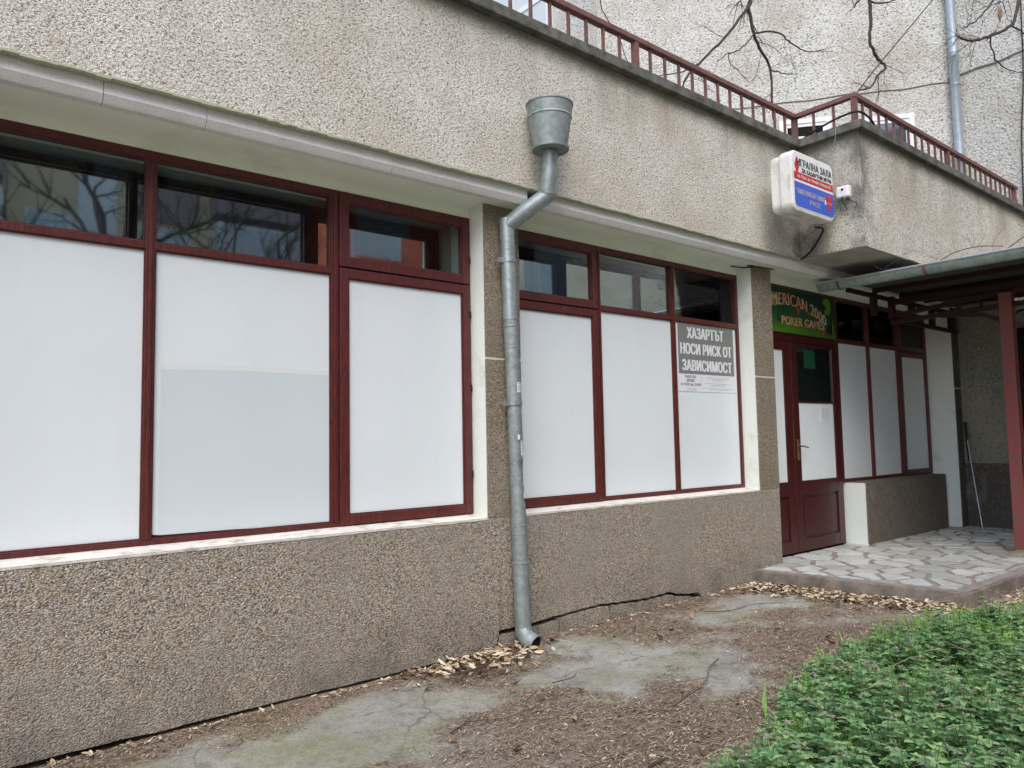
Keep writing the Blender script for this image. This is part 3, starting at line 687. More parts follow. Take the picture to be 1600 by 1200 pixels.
for z, rr in ((2.45,.055), (2.40,.0545), (2.25,.0532), (1.02,.0555), (.965,.0555), (.90,.0545), (.765,.058), (2.94,.0545)):
    c = pt(z); build(MB().lathe([(rr-.006,z-.008),(rr,z-.004),(rr,z+.004),(rr-.006,z+.008)], c[0], c[1], 24), 'bead', M_ZINC, pipe, smooth=True)
for z in (2.86, 1.86):
    c = pt(z); m = MB().lathe([(.052,z-.013),(.0575,z-.013),(.0575,z+.013),(.052,z+.013)], c[0], c[1], 24); m.box(c[0]-.085,c[0]-.052,c[1]-.012,c[1]+.012,z-.018,z+.018); m.tube([(c[0]-.07,c[1],z),(c[0]-.07,-.17,z)], .006, 6); build(m, 'clamp', M_ZINC, pipe)
c = pt(.3); build(MB().tube([(c[0],c[1],.325),(c[0]+.001,c[1]-.006,.288),(c[0]+.004,c[1]-.045,.253),(c[0]+.012,c[1]-.125,.232)], [.056,.057,.059,.058], 24, cap=False), 'outlet', M_ZINC2, pipe, smooth=True).modifiers.new('s','SOLIDIFY').thickness = -.002
build(MB().tube([(c[0]+.009,c[1]-.098,.238),(c[0]+.010,c[1]-.106,.237)], .0555, 20), 'outlet_shade_disc', M_VOID, pipe)  # black disc set inside the mouth, painting the shade of the hollow pipe
def sticker(z0, z1, a0, a1, mat, rr=.0535, jag=0, lines=True, name='sticker'):
    m = MB(); N = 10; c0 = pt((z0+z1)/2); vs = []
    for j in range(5):
        for k in range(N+1):
            a = a0+(a1-a0)*k/N; z = z0+(z1-z0)*j/4
            if jag and j in (0, 4): z += jag*noise.noise(Vector((k*1.3, j, z0*9)))
            vs.append((c0[0]+rr*math.cos(a), c0[1]+rr*math.sin(a), z))
    m.add(vs, [(j*(N+1)+k, j*(N+1)+k+1, (j+1)*(N+1)+k+1, (j+1)*(N+1)+k) for j in range(4) for k in range(N)])
    s = build(m, name, mat, pipe)
    if lines:
        l = MB()
        for q in range(4):
            z = z1-.012-q*(z1-z0-.015)/4; N = 6; b0, b1 = a0+.12, a1-.15-.1*(q % 2)
            vs = [(c0[0]+(rr+.0006)*math.cos(b0+(b1-b0)*k/N), c0[1]+(rr+.0006)*math.sin(b0+(b1-b0)*k/N), zz) for zz in (z, z+.004) for k in range(N+1)]
            l.add(vs, [(k,k+1,k+N+2,k+N+1) for k in range(N)])
        build(l, 'sticker_text', M_GREYP, pipe)
# angles: camera looks from -x,-y side so visible arc about -2.9 .. -.6
sticker(1.935, 2.005, -1.75, -.85, M_PAPER); sticker(1.50, 1.60, -1.55, -.75, M_PAPER, .0525, .02); sticker(1.61, 1.645, -1.95, -1.6, M_PAPER, .0525, .015, False)

# ================================================================= SIGNS
FONT = {}
def text_polys(body, x0, x1, z0, z1, y, off=0.0, fn=None, lh=None):
    cu = bpy.data.curves.new('t', 'FONT'); cu.body = body; cu.size = 1; cu.offset = off; cu.fill_mode = 'NONE'; cu.resolution_u = 3
    cu.align_x = 'CENTER'; cu.space_character = 1.06
    if lh: cu.space_line = lh
    ob = bpy.data.objects.new('t', cu); C.objects.link(ob)
    me = bpy.data.meshes.new_from_object(ob.evaluated_get(bpy.context.evaluated_depsgraph_get()))
    from mathutils.geometry import delaunay_2d_cdt
    p2 = [v.co.to_2d() for v in me.vertices]; es = [tuple(e.vertices) for e in me.edges]
    q2, _, tri, *_r = delaunay_2d_cdt(p2, es, [], 0, 1e-6)
    seg = [(p2[i], p2[j]) for i, j in es]; fs = []
    for f in tri:
        cx_ = sum(q2[i].x for i in f)/3; cy_ = sum(q2[i].y for i in f)/3; ins = False
        for P, Q in seg:
            if (P.y > cy_) != (Q.y > cy_) and cx_ < (Q.x-P.x)*(cy_-P.y)/(Q.y-P.y)+P.x: ins = not ins
        if ins: fs.append(tuple(f))
    used = sorted({i for f in fs for i in f}); mp = {i: k for k, i in enumerate(used)}
    vs = [Vector((q2[i].x, q2[i].y, 0)) for i in used]; fs = [tuple(mp[i] for i in f) for f in fs]
    bpy.data.objects.remove(ob); bpy.data.curves.remove(cu); bpy.data.meshes.remove(me)
    ax, bx_ = min(v.x for v in vs), max(v.x for v in vs); ay, by = min(v.y for v in vs), max(v.y for v in vs)
    out = []
    for v in vs:
        u = (v.x-ax)/(bx_-ax); q = (v.y-ay)/(by-ay)
        X, Z = x0+(x1-x0)*u, z0+(z1-z0)*q
        if fn: X, Z = fn(u, q)
        out.append((X, y, Z))
    return out, fs
def text(parent, name, mat, *a, bold=0, **k):
    v, f = text_polys(*a, **k); mb = MB().add(v, f)
    if bold:
        for q, dx in enumerate((-bold, bold, -bold*.5, bold*.5)): mb.add([(x+dx, y-.00012*(q+1), z) for x, y, z in v], f)
    return build(mb, name, mat, parent)
def rr_poly(x0, x1, z0, z1, r, n=6):
    o = []
    for cx_, cz_, a0 in ((x1-r,z0+r,-90),(x1-r,z1-r,0),(x0+r,z1-r,90),(x0+r,z0+r,180)):
        for k in range(n+1): a = R(a0+90*k/n); o.append((cx_+r*math.cos(a), cz_+r*math.sin(a)))
    return o
def disc(cx_, cz_, r, n=16): return [(cx_+r*math.cos(2*math.pi*k/n), cz_+r*math.sin(2*math.pi*k/n)) for k in range(n)]
def heart(cx_, cz_, w_, h_):
    o = []
    for k in range(24):
        a = 2*math.pi*k/24; X = 16*math.sin(a)**3; Z = 13*math.cos(a)-5*math.cos(2*a)-2*math.cos(3*a)-math.cos(4*a)
        o.append((cx_+X/16*w_/2, cz_+(Z+2.5)/14.5*h_/2))
    return o

lb = thing('lightbox_sign', 'dirty white lightbox sign with black, red and blue lettering on the bay corner', 'sign', (6.6, -.62, 3.62))
x0, x1, z0, z1 = 6.185, 6.93, 3.625, 4.185
build(MB().prism(rr_poly(x0,x1,z0,z1,.075), -.80, -.680), 'front_housing', M_BOXP, lb, bevel=.012)
build(MB().prism(rr_poly(x0+.02,x1-.02,z0+.015,z1-.015,.07), -.6795, -.575), 'rear_housing', M_BOXP, lb, bevel=.012)
build(MB().prism(rr_poly(x0+.004,x1-.004,z0+.004,z1-.004,.075), -.685, -.675), 'seam', M_PUTTY, lb)
build(MB().box(6.93, 7.05, -.72, -.62, 3.78, 3.84).box(6.93, 7.05, -.72, -.62, 4.0, 4.06), 'bracket', M_ZINC, lb)
fc = build(MB().prism(rr_poly(x0+.03,x1-.012,z0+.03,z1-.012,.05), -.8035, -.8005), 'sign_face', m_paint('sign_white', (.78,.78,.77), (.45,.44,.40), .4, 4, .55, .8), lb)
fx0, fx1 = x0+.03, x1-.012
ya = -.8045
build(MB().prism([(fx0,3.985),(fx1-.001,3.985),(fx1-.001,3.915),(fx0,3.915)], ya, -.8036), 'red_band', M_REDP, lb, fixn=True)
pl = rr_poly(fx0, fx1-.001, 3.663, 4.3, .045); pl = [(x, min(z, 3.893)) for x, z in pl]
pl = [p for i, p in enumerate(pl) if p != pl[i-1]]
pl = [(fx0+.045,3.663),(fx1-.046,3.663),(fx1-.014,3.677),(fx1-.001,3.709),(fx1-.001,3.893),(fx0,3.893),(fx0,3.709),(fx0+.013,3.677)]
build(MB().prism(pl, ya, -.8036), 'blue_field', M_BLUEP, lb, fixn=True)
build(MB().prism([(fx0+.055,4.135),(fx0+.012,4.045),(fx0+.055,3.955),(fx0+.098,4.045)], ya-.0006, ya-.0001), 'red_diamond', M_REDP, lb, fixn=True)
text(lb, 'lettering', M_BLKP, 'ИГРАЛНА ЗАЛА', fx0+.065, fx1-.02, 4.048, 4.118, ya-.0012, bold=.0035)
text(lb, 'lettering', M_BLKP, 'ЗА ХАЗАРТНИ ИГРИ', fx0+.14, fx1-.03, 3.994, 4.034, ya-.0012, bold=.0035)
text(lb, 'lettering', M_WHITE, 'гр. Русе, ул. Неофит Рилски 28', fx0+.06, fx1-.05, 3.93, 3.968, ya-.0012, bold=.001)
text(lb, 'lettering', M_GREYT, '"АМЕРИКАН 2000"', fx0+.03, fx1-.17, 3.785, 3.835, ya-.0012, bold=.003)
text(lb, 'lettering', M_GREYT, 'РУСЕ', fx0+.26, fx1-.255, 3.712, 3.758, ya-.0012, bold=.003)
build(MB().prism(heart(fx1-.085,3.785,.125,.17), ya-.0008, ya-.0002), 'red_heart', M_REDP, lb, fixn=True)
text(lb, 'lettering', M_GREYT, 'ЕООД', fx1-.135, fx1-.04, 3.775, 3.80, ya-.0014, bold=.0015)
build(MB().prism([(fx1-.17,3.770),(fx1-.145,3.770),(fx1-.145,3.812),(fx1-.17,3.812)], ya-.0012, ya-.0003), 'white_patch', M_WHITE, lb, fixn=True)

# junction box with hanging wires
jb = thing('junction_box', 'small white junction box with tangled wires beside the lightbox sign', 'junction box', (6.97, -.85, 3.87))
build(MB().box(6.97, 7.048, -.93, -.80, 3.86, 3.98), 'box_body', M_UPVC, jb, bevel=.02)
build(MB().tube([(6.97,-.87,3.94),(6.966,-.87,3.94)], .012, 8), 'plug', M_BLACK, jb)
rj = random.Random(5)
for k in range(9):
    p = Vector((6.99, -.84, 3.87)); pts = [p.copy()]
    v = Vector((rj.uniform(-.6,.1), rj.uniform(-1,.9), rj.uniform(-1,.2)))
    for q in range(6): p = p+v.normalized()*.025; v += Vector((rj.uniform(-.8,.8), rj.uniform(-.8,.8), rj.uniform(-.9,.7))); p.x = min(p.x, 7.035); pts.append(p.copy())
    build(MB().tube(pts, .0035, 5), 'wire', [M_BLACK, flat('blue_wire', (.02,.16,.2)), M_BLACK, M_TWIG][k % 4], jb)
build(MB().tube([(7.0,-.88,3.87),(7.0,-.92,3.83),(7.02,-.97,3.80),(7.03,-.98,3.77),(7.03,-.95,3.755)], .004, 5), 'wire', M_BLACK, jb)
def cable(name, label, pts, r, mat=M_BLACK):
    return tag(build(MB().tube(pts, r, 6), name, mat, smooth=True), label, 'cable')
def smoothpts(P, n=6):
    P = [Vector(p) for p in P]; out = []
    for i in range(len(P)-1):
        a, b, c, d = P[max(i-1,0)], P[i], P[i+1], P[min(i+2,len(P)-1)]
        for k in range(n):
            t_ = k/n; out.append(.5*((2*b)+(c-a)*t_+(2*a-5*b+4*c-d)*t_*t_+(3*b-3*c+d-a)*t_**3))
    out.append(P[-1]); return out
cable('cable', 'black cable running down the roughcast below the lightbox sign', smoothpts([(6.90,-.62,3.62),(7.03,-.63,3.62),(7.03,-.58,3.53),(7.035,-.50,3.44),(7.03,-.42,3.38),(7.01,-.39,3.36)]), .009)
cable('thin_wire', 'thin wire going up from the lightbox sign over the coping', smoothpts([(6.95,-.74,4.15),(6.99,-.77,4.28),(6.98,-.82,4.45),(6.98,-.84,4.59),(7.04,-.84,4.61)]), .004, M_ZINC)
cable('thick_cable', 'thick black cable looped over the coping at the railing kink', smoothpts([(7.1,-.40,4.60),(7.02,-.52,4.60),(6.99,-.70,4.63),(6.98,-.88,4.655),(7.0,-1.04,4.66),(7.12,-1.08,4.63),(7.26,-1.07,4.60),(7.42,-1.03,4.58)]), .011)
cable('overhead_wire', 'straight overhead wire rising from the railing corner across the tower', [(7.18,-.93,4.6),(7.20,-.95,4.93),(7.55,-.94,5.228),(7.93,-.93,5.538),(9.331,-.92,6.69),(12.0,-.9,8.9)], .006)
cable('wall_wire', 'loose dark wire hanging down the tower wall at the right edge', smoothpts([(11.88,-1.16,9.5),(11.88,-1.12,7.5),(11.88,-1.09,6.47),(11.88,-1.02,5.6),(11.88,-.99,4.6)]), .008)
cable('sill_wire', 'short black wires stuck out above the second pillar', smoothpts([(6.30,-.05,3.262),(6.40,-.12,3.248),(6.47,-.19,3.252),(6.40,-.17,3.258),(6.55,-.20,3.258),(6.78,-.22,3.26)]), .006)

# green poker board
gs = thing('poker_sign', 'green board over the door with curved AMERICAN 2000 POKER GAMES lettering', 'sign', (7.6, -.012, 2.70))
X0, X1, Z0, Z1 = 6.812, 8.375, 2.688, 3.163
bx('board', M_GREEN, gs, X0, X1, -.020, -.006, Z0, Z1)
ys = -.0215
def sub(name, mat, poly, dy=0): return build(MB().prism(poly, ys-dy, -.0203), name, mat, gs, fixn=True)
sub('lime_patch', M_LIMEP, disc(8.20, 3.05, .095, 20)); sub('lime_patch', M_LIMEP, [(8.27+.06*math.sin(k/8*3.14), 2.70+.25*k/8) for k in range(9)]+[(8.30-.02*math.sin(k/8*3.14), 2.95-.25*k/8) for k in range(9)])
sub('lime_patch', M_LIMEP, [(X0,3.14),(7.14,3.10),(7.19,3.03),(7.15,2.96),(X0,2.94)], .0001)
def bend(u, q):
    x_ = 6.93+(8.17-6.93)*u; mid = 3.045-.36*(u-.36)**2*1.0-.05*max(0,u-.6)
    return x_, mid-.06+.135*q*(1-.12*u)
text(gs, 'lettering', M_CREAM, 'AMERICAN 2000', 0, 1, 0, 1, ys-.0015, bold=.006, fn=bend)
text(gs, 'lettering', M_CREAM, 'POKER GAMES', 7.24, 8.12, 2.775, 2.865, ys-.0015, bold=.006)
def club(cx_, cz_, s):
    for dx, dz in ((0,.45),(-.42,-.1),(.42,-.1)): sub('club_symbol', M_BLKP, disc(cx_+dx*s, cz_+dz*s, .42*s, 12), .0006+.0001*dx)
    sub('club_symbol', M_BLKP, [(cx_-.28*s,cz_-s),(cx_+.28*s,cz_-s),(cx_,cz_)], .0009)
club(8.13, 3.03, .055); club(7.18, 2.83, .035)
sub('spade_symbol', M_BLKP, [(x, 2*2.80-z) for x, z in heart(8.22,2.80,.11,.12)][::-1], .0006); sub('spade_symbol', M_BLKP, [(8.20,2.73),(8.24,2.73),(8.22,2.80)], .0007)
for cx_, cz_, s in ((7.58,2.937,.07), (7.80,2.93,.05), (8.10,2.745,.065)): sub('red_heart_symbol', M_REDP, heart(cx_, cz_, s, s*1.1), .0006)

# gambling warning poster
po = thing('warning_poster', 'grey and white ХАЗАРТЪТ НОСИ РИСК ОТ ЗАВИСИМОСТ poster on the third panel', 'poster', (5.95, .005, 2.02))
bx('paper_sheet', M_PAPER, po, 5.49, 6.415, .0165, .0195, 2.02, 2.648)
bx('grey_field', M_GREYP, po, 5.522, 6.385, .0145, .0163, 2.185, 2.646)
for s, a, b, z_ in (('ХАЗАРТЪТ',5.66,6.22,2.515), ('НОСИ РИСК ОТ',5.555,6.345,2.365), ('ЗАВИСИМОСТ',5.575,6.34,2.212)):
    text(po, 'lettering', M_PAPER, s, a, b, z_, z_+.105, .0135, bold=.0075)
for s, a, b, z_, h_ in (('РАБОТНО',5.61,5.77,2.145,.026), ('ВРЕМЕ',5.635,5.75,2.110,.026), ('от 0:00 до 24:00',5.545,5.84,2.070,.03)):
    text(po, 'lettering', M_GREYP, s, a, b, z_, z_+h_, .0155, bold=.0016)
l = MB()
rp = random.Random(3)
for k in range(3): c_ = 5.70; w_ = rp.uniform(.05,.1); l.box(c_-w_, c_+w_, .0158, .0162, 2.05-k*.010, 2.053-k*.010)
for k in range(11):
    if k in (4, 8): continue
    c_ = 6.12; w_ = rp.uniform(.09,.23); l.box(c_-w_, c_+w_, .0158, .0162, 2.158-k*.0115, 2.161-k*.0115)
l.box(5.859,5.861,.0158,.0162,2.035,2.17); build(l, 'fine_print', M_LGREY, po)
# door notice
no = thing('door_notice', 'small handwritten paper notice taped to the white door panel', 'notice', (8.08, 0, 1.74))
bx('paper_sheet', M_PAPER, no, 7.985, 8.185, -.0005, .0035, 1.735, 1.905)
l = MB()
for k in range(7):
    for q in range(5):
        a = 8.02+q*.03; l.box(a, a+rp.uniform(.01,.026), -.0012, -.0007, 1.88-k*.019, 1.884-k*.019+rp.uniform(0,.004))
build(l, 'handwriting', flat('pen_blue', (.25,.3,.5)), no)
# leaning rod
rod = thing('leaning_rod', 'thin metal rod leaning on the dark end wall under the canopy', 'rod', (10.75, -.5, .355))
build(MB().tube([(10.94,-.42,1.72),(10.90,-.45,1.2)], [.022,.008], 6), 'grip', M_BLACK, rod)
build(MB().tube([(10.92,-.44,1.5),(10.62,-.66,.36)], .006, 6), 'shaft', M_ZINC3, rod)

# ================================================================= LITTER
def pod(mb, x, y, z, L, W, yawa, tilt, rollv, rr):
    c, s = math.cos(yawa), math.sin(yawa); vs = []
    prof_ = [(-.5,0),(-.3,.8),(.1,1),(.4,.6),(.5,0)]
    for (u, wv) in prof_:
        for sgn in ((1,) if wv == 0 else (1, 0, -1)):
            lx = u*L; ly = sgn*wv*W/2; lz = -abs(sgn)*0+ (0 if sgn else -W*.18)+ abs(u)*L*rr
            lz2 = lz+lx*math.sin(tilt)+ly*math.sin(rollv)
            vs.append((x+lx*c-ly*s, y+lx*s+ly*c, z+lz2))
    fs = [(0,1,2),(0,2,3),(1,4,5,2),(2,5,6,3),(4,7,8,5),(5,8,9,6),(7,10,8),(8,10,9)]
    mb.add(vs, fs)
rl = random.Random(21)
def heap(n, fn, name, label, Lr=(.03,.085), zmax=.03):
    mb = MB()
    for _ in range(n):
        x, y, k = fn(); L = rl.uniform(*Lr)
        pod(mb, x, y, gz(x)+.012+rl.random()*zmax*k, L, L*rl.uniform(.22,.42), rl.uniform(0,6.28), rl.uniform(-.35,.35), rl.uniform(-.7,.7), rl.uniform(-.1,.25))
    stuff(build(mb, name, M_POD, smooth=False), label, 'leaf litter')
def f_pipe():
    while True:
        x = rl.gauss(2.98,.26); y = -.22-abs(rl.gauss(0,.16))
        if 2.3 < x < 3.7: return x, y, 1
heap(250, f_pipe, 'dry_pod_litter', 'heap of pale dry seed pods under the downpipe outlet', (.035,.085), .045)
def f_porch():
    u = rl.random()**.8; ex, ey = 6.24+.26*u, -.2-1.75*u
    return ex-abs(rl.gauss(0,.17))-.012, ey+rl.gauss(0,.05), 1.0
heap(1050, f_porch, 'dry_pod_litter', 'drift of pale dry seed pods along the porch step', (.025,.075), .032)
def f_wall():
    x = rl.uniform(.6, 6.3)
    return x, -.18-abs(rl.gauss(0,.035)), .5
heap(330, f_wall, 'dry_pod_litter', 'thin line of dry seed pods along the foot of the plinth', (.02,.06), .02)
def f_right(): return rl.uniform(6.6, 9), -2.02-abs(rl.gauss(0,.09)), 1
heap(260, f_right, 'dry_pod_litter', 'dry seed pods along the right-hand porch edge', (.03,.08), .04)
def f_sc():
    while True:
        x, y = rl.uniform(.5, 6.4), rl.uniform(-3.6, -.3)
        if rl.random() < max(0, dirtf(x, y)-.3): return x, y, .1
heap(1500, f_sc, 'dry_pod_litter', 'scattered single seed pods on the dirty concrete', (.008,.034), .01)
mb = MB(); cnt = 0
while cnt < 47000:
    x, y = rl.uniform(.3, 6.6), rl.uniform(-3.3, -.2)
    dd = dirtf(x, y)
    if rl.random() > (dd-.40)*2.6+.03: continue
    cnt += 1; L = rl.uniform(.008, .036); W = rl.uniform(.0012, .0035); a = rl.uniform(0, 6.28) if rl.random() < .6 else rl.gauss(-.3, .5); c, s = math.cos(a), math.sin(a)
    z = gz(x)+.012+rl.random()*.010; t1 = rl.uniform(-.006,.008)
    mb.add([(x-c*L/2-s*W, y-s*L/2+c*W, z), (x-c*L/2+s*W, y-s*L/2-c*W, z), (x+c*L/2+s*W*.6, y+s*L/2-c*W*.6, z+t1), (x+c*L/2-s*W*.6, y+s*L/2+c*W*.6, z+t1)], [(0,1,2,3)])
stuff(build(mb, 'needle_litter', M_NEEDLE), 'carpet of dry brown needles and bits on the concrete', 'litter')
M_BROWN = m_island('curled_brown_leaves', [(0, (.07,.04,.025)), (.5, (.20,.12,.07)), (1, (.36,.25,.15))])
def curl_heap(n, fn, label):
    mb = MB()
    for _ in range(n):
        x, y, k = fn(); L = rl.uniform(.02, .065); pod(mb, x, y, gz(x)+.014+rl.random()*.02, L, L*rl.uniform(.3,.75), rl.uniform(0,6.28), rl.uniform(-.6,.6), rl.uniform(-1.1,1.1), rl.uniform(.1,.6))
    stuff(build(mb, 'curled_leaf_litter', M_BROWN), label, 'leaf litter')
curl_heap(170, f_pipe, 'curled brown leaves mixed into the heap by the downpipe')
curl_heap(420, f_porch, 'curled brown leaves mixed into the drift along the porch step')
curl_heap(130, f_sc, 'scattered curled brown leaves on the dirty concrete')
# fallen twigs
def twig(label, pts, r, mat=M_TWIG, sub_=()):
    o = thing('fallen_twig', label, 'twig', pts[0], None)
    pts = smoothpts(pts, 4); build(MB().tube(pts, [r*(1-.6*i/len(pts)) for i in range(len(pts))], 6), 'stick', mat, o, smooth=True)
    for s_ in sub_: build(MB().tube(smoothpts(s_, 4), r*.5, 5), 'side_shoot', mat, o)
twig('long forked grey twig lying across the dirt near the weeds', [(4.02,-1.37,.225),(3.86,-1.42,.218),(3.66,-1.54,.212),(3.42,-1.60,.210),(3.17,-1.66,.207),(2.98,-1.54,.205)], .0055, M_TWIG,
     [[(3.66,-1.54,.225),(3.5,-1.50,.23),(3.30,-1.42,.225)], [(3.42,-1.6,.222),(3.35,-1.72,.22),(3.28,-1.80,.22)]])
twig('short dark stick among the pods by the downpipe', [(2.62,-.52,.235),(2.78,-.55,.245),(2.92,-.50,.25)], .010, M_BARK)
twig('thin dark twig near the porch drift', [(5.0,-.55,.225),(5.22,-.66,.222),(5.5,-.66,.226),(5.75,-.78,.222)], .0035, M_BARK)
twig('curved brown stick at the lower edge of the frame', [(2.36,-2.08,.20),(2.47,-2.12,.215),(2.55,-2.06,.21),(2.66,-2.05,.205)], .012, M_BARK)
twig('broken twig on the concrete slab below the outlet', [(2.98,-.98,.215),(3.12,-1.0,.22),(3.22,-.93,.215)], .0035, M_BARK, [[(3.05,-.99,.22),(3.0,-1.05,.22)]])
twig('thin twig crossing the dirt at the left', [(2.15,-1.15,.195),(2.30,-1.10,.198),(2.42,-1.16,.197),(2.6,-1.2,.195)], .003, M_BARK)

# ================================================================= WEEDS
rw = random.Random(4)
def leafq(mb, c, d, L, W, droop, upv):
    s = d.cross(upv).normalized(); n_ = s.cross(d).normalized()
    p = [c, c+d*L*.28+s*W*.5+n_*L*.03, c+d*L*.62+s*W*.40-n_*droop*.3*L, c+d*L-n_*droop*L, c+d*L*.62-s*W*.40-n_*droop*.3*L, c+d*L*.28-s*W*.5+n_*L*.03, c+d*L*.45-n_*(L*.10)]
    mb.add(p, [(0,1,6),(1,2,6),(2,3,6),(3,4,6),(4,5,6),(5,0,6)])
def nettle(mbs, x, y, z0, h, purple):
    lean = Vector((rw.uniform(-.25,.25), rw.uniform(-.25,.25), 1)).normalized(); n = rw.randint(4, 6)
    mbs[2].tube([(x,y,z0), Vector((x,y,z0))+lean*h], [.0022,.0016], 3, cap=False)
    a0 = rw.uniform(0, 6.28)
    for i in range(n):
        f = .28+.72*i/(n-1); c = Vector((x,y,z0))+lean*h*f; a = a0+(i % 2)*1.57+rw.uniform(-.3,.3)
        top = i >= n-1
        L = (.044-.018*max(0,f-.6)/.4)*rw.uniform(.8,1.25); el = -.05+.55*f*rw.uniform(.4,1.2)
        for q in range(4 if i >= n-2 else 2):
            aa = a+q*math.pi*(.5 if i >= n-2 else 1)
            d = Vector((math.cos(aa)*math.cos(el), math.sin(aa)*math.cos(el), math.sin(el)))
            leafq(mbs[1] if (top and purple) else mbs[0], c+d*.004, d, L*(.62 if top else 1), L*(.5 if top else .82), rw.uniform(.05,.5), Vector((0,0,1)))
    if purple and rw.random() < .7:
        for q in range(3):
            aa = rw.uniform(0,6.28); d = Vector((math.cos(aa)*.6, math.sin(aa)*.6, .7)).normalized(); leafq(mbs[1], Vector((x,y,z0))+lean*h, d, .014, .007, .1, Vector((0,0,1)))
bnd = [(2.2,-2.46),(2.45,-2.34),(2.9,-2.34),(3.15,-2.30),(3.30,-2.10),(3.75,-2.02),(4.2,-1.93),(4.7,-1.90),(5.3,-1.88),(5.9,-2.0),(6.3,-2.25),(7.0,-2.45),(9.5,-2.9)]
def edge_y(x):
    for (a, b), (c, d) in zip(bnd, bnd[1:]):
        if a <= x <= c: return b+(d-b)*(x-a)/(c-a)
    return -9
mbs = [MB(), MB(), MB()]; cnt = 0
while cnt < 3400:
    x = rw.uniform(2.2, 8.5); y = rw.uniform(-4.3, -1.8); ey = edge_y(x)+.17*noise.noise(Vector((x*4, 0, 3)))+.06*noise.noise(Vector((x*13, 0, 3)))
    if y > ey: continue
    if x*x+(y+4.257)**2 < 1.9**2: continue
    az = math.degrees(math.atan2(x, y+4.257))
    if az > 86 and rw.random() < .7: continue
    dens = min(1, (ey-y)/.12+.25)
    if x < 3.2 and rw.random() < .35: continue
    if rw.random() > dens: continue
    if noise.noise(Vector((x*2.2, y*2.2, 8))) < -.34 and rw.random() < .8: continue
    cnt += 1
    h = (.11+.12*min(1, (ey-y)/.3))*(1+.6*noise.noise(Vector((x*1.7, y*1.7, 0)))+.8*noise.noise(Vector((x*4.5, y*4.5, 2))))*rw.uniform(.75, 1.15)
    if x > 5.2: h *= .72
    nettle(mbs, x, y, gz(x), h, rw.random() < .30)
bed = stuff(build(mbs[0], 'dead_nettle_bed', M_LEAF, smooth=False), 'thick bed of green dead-nettles with purplish tops in the foreground', 'weeds')
build(mbs[1], 'flowering_tops', M_PURP, bed)['kind'] = 'stuff'; build(mbs[2], 'stems', M_STEM, bed)['kind'] = 'stuff'
# light feathery weeds and grass blades between them
mb = MB()
def feather(x, y, z0, n=14, s=1.0):
    for _ in range(n):
        a = rw.uniform(0, 6.28); el = rw.uniform(.25, 1.3); L = rw.uniform(.05,.13)*s
        d = Vector((math.cos(a)*math.cos(el), math.sin(a)*math.cos(el), math.sin(el))); c = Vector((x,y,z0))
        for k in range(5):
            p = c+d*L*(.3+.16*k)
            for sg in (-1, 1):
                dd = (d+Vector((-math.sin(a)*sg, math.cos(a)*sg, .1))*.9).normalized(); leafq(mb, p, dd, .022*s*(1-.1*k), .007*s, .2, Vector((0,0,1)))
for q in ((2.62,-2.40),(2.75,-2.36),(2.9,-2.42),(3.0,-2.36),(2.85,-2.55),(3.15,-2.42),(3.25,-2.55)): feather(q[0], q[1], gz(q[0]), 18, 1.1)
for _ in range(260):
    x = rw.uniform(3.0, 7.2) if rw.random() < .4 else rw.gauss(5.6, .8); y = edge_y(x)-(rw.uniform(.0, 1.2) if rw.random() < .5 else abs(rw.gauss(.45,.3)))
    if x*x+(y+4.257)**2 > 4: feather(x, y, gz(x)+.07, 9, 1.0)
for _ in range(260):
    x = rw.uniform(2.9, 7.5); y = edge_y(x)-abs(rw.gauss(0, .6))+.02; a = rw.uniform(0,6.28); L = rw.uniform(.10,.26); d = Vector((math.cos(a)*.35, math.sin(a)*.35, 1)).normalized()
    if x*x+(y+4.257)**2 < 4: continue
    leafq(mb, Vector((x,y,gz(x))), d, L*.85, .0035, rw.uniform(0,.25), Vector((math.sin(a), -math.cos(a), .1)))
md = MB()
for _ in range(140):
    x = rw.uniform(2.6, 7.0); y = edge_y(x)-rw.uniform(0, 1.3)
    if x*x+(y+4.257)**2 < 4: continue
    a = rw.uniform(0, 6.28); L = rw.uniform(.08, .28); z = gz(x)+rw.uniform(.10, .22); d = Vector((math.cos(a), math.sin(a), rw.uniform(-.2,.5)))*L
    md.tube([(x,y,z), Vector((x,y,z))+d*.5+Vector((0,0,.015)), Vector((x,y,z))+d], [.0018,.0015,.001], 3, cap=False)
stuff(build(md, 'dry_stems', M_DRYTW), 'pale dry stems lying among the green weeds', 'dry stems')
stuff(build(mb, 'feathery_weeds', M_LEAF2), 'light green feathery weeds and grass mixed into the nettle bed', 'weeds')

# ================================================================= TREES
rt_ = random.Random(9)
def grow(mb, p, d, L, r, depth, up_=.1, spread=.75):
    pts = [p.copy()]; n = 5; q = p.copy(); dd = d.copy()
    for k in range(n):
        dd = (dd+Vector((rt_.uniform(-.18,.18), rt_.uniform(-.18,.18), rt_.uniform(-.12,.12)+up_*.25))).normalized(); q = q+dd*L/n; pts.append(q.copy())
    mb.tube(pts, [r*(1-.45*k/n) for k in range(n+1)], 8 if r > .05 else (5 if r > .012 else 3), cap=False)
    if depth == 0: return
    for k in range(3 if depth > 1 else 4):
        i = rt_.randint(2, n); a = rt_.uniform(0, 6.28); o_ = dd.orthogonal().normalized(); b = dd.cross(o_)
        nd = (dd+(o_*math.cos(a)+b*math.sin(a))*spread*rt_.uniform(.6,1.3)).normalized()
        grow(mb, pts[i], nd, L*rt_.uniform(.55,.8), r*.5, depth-1, up_, spread)
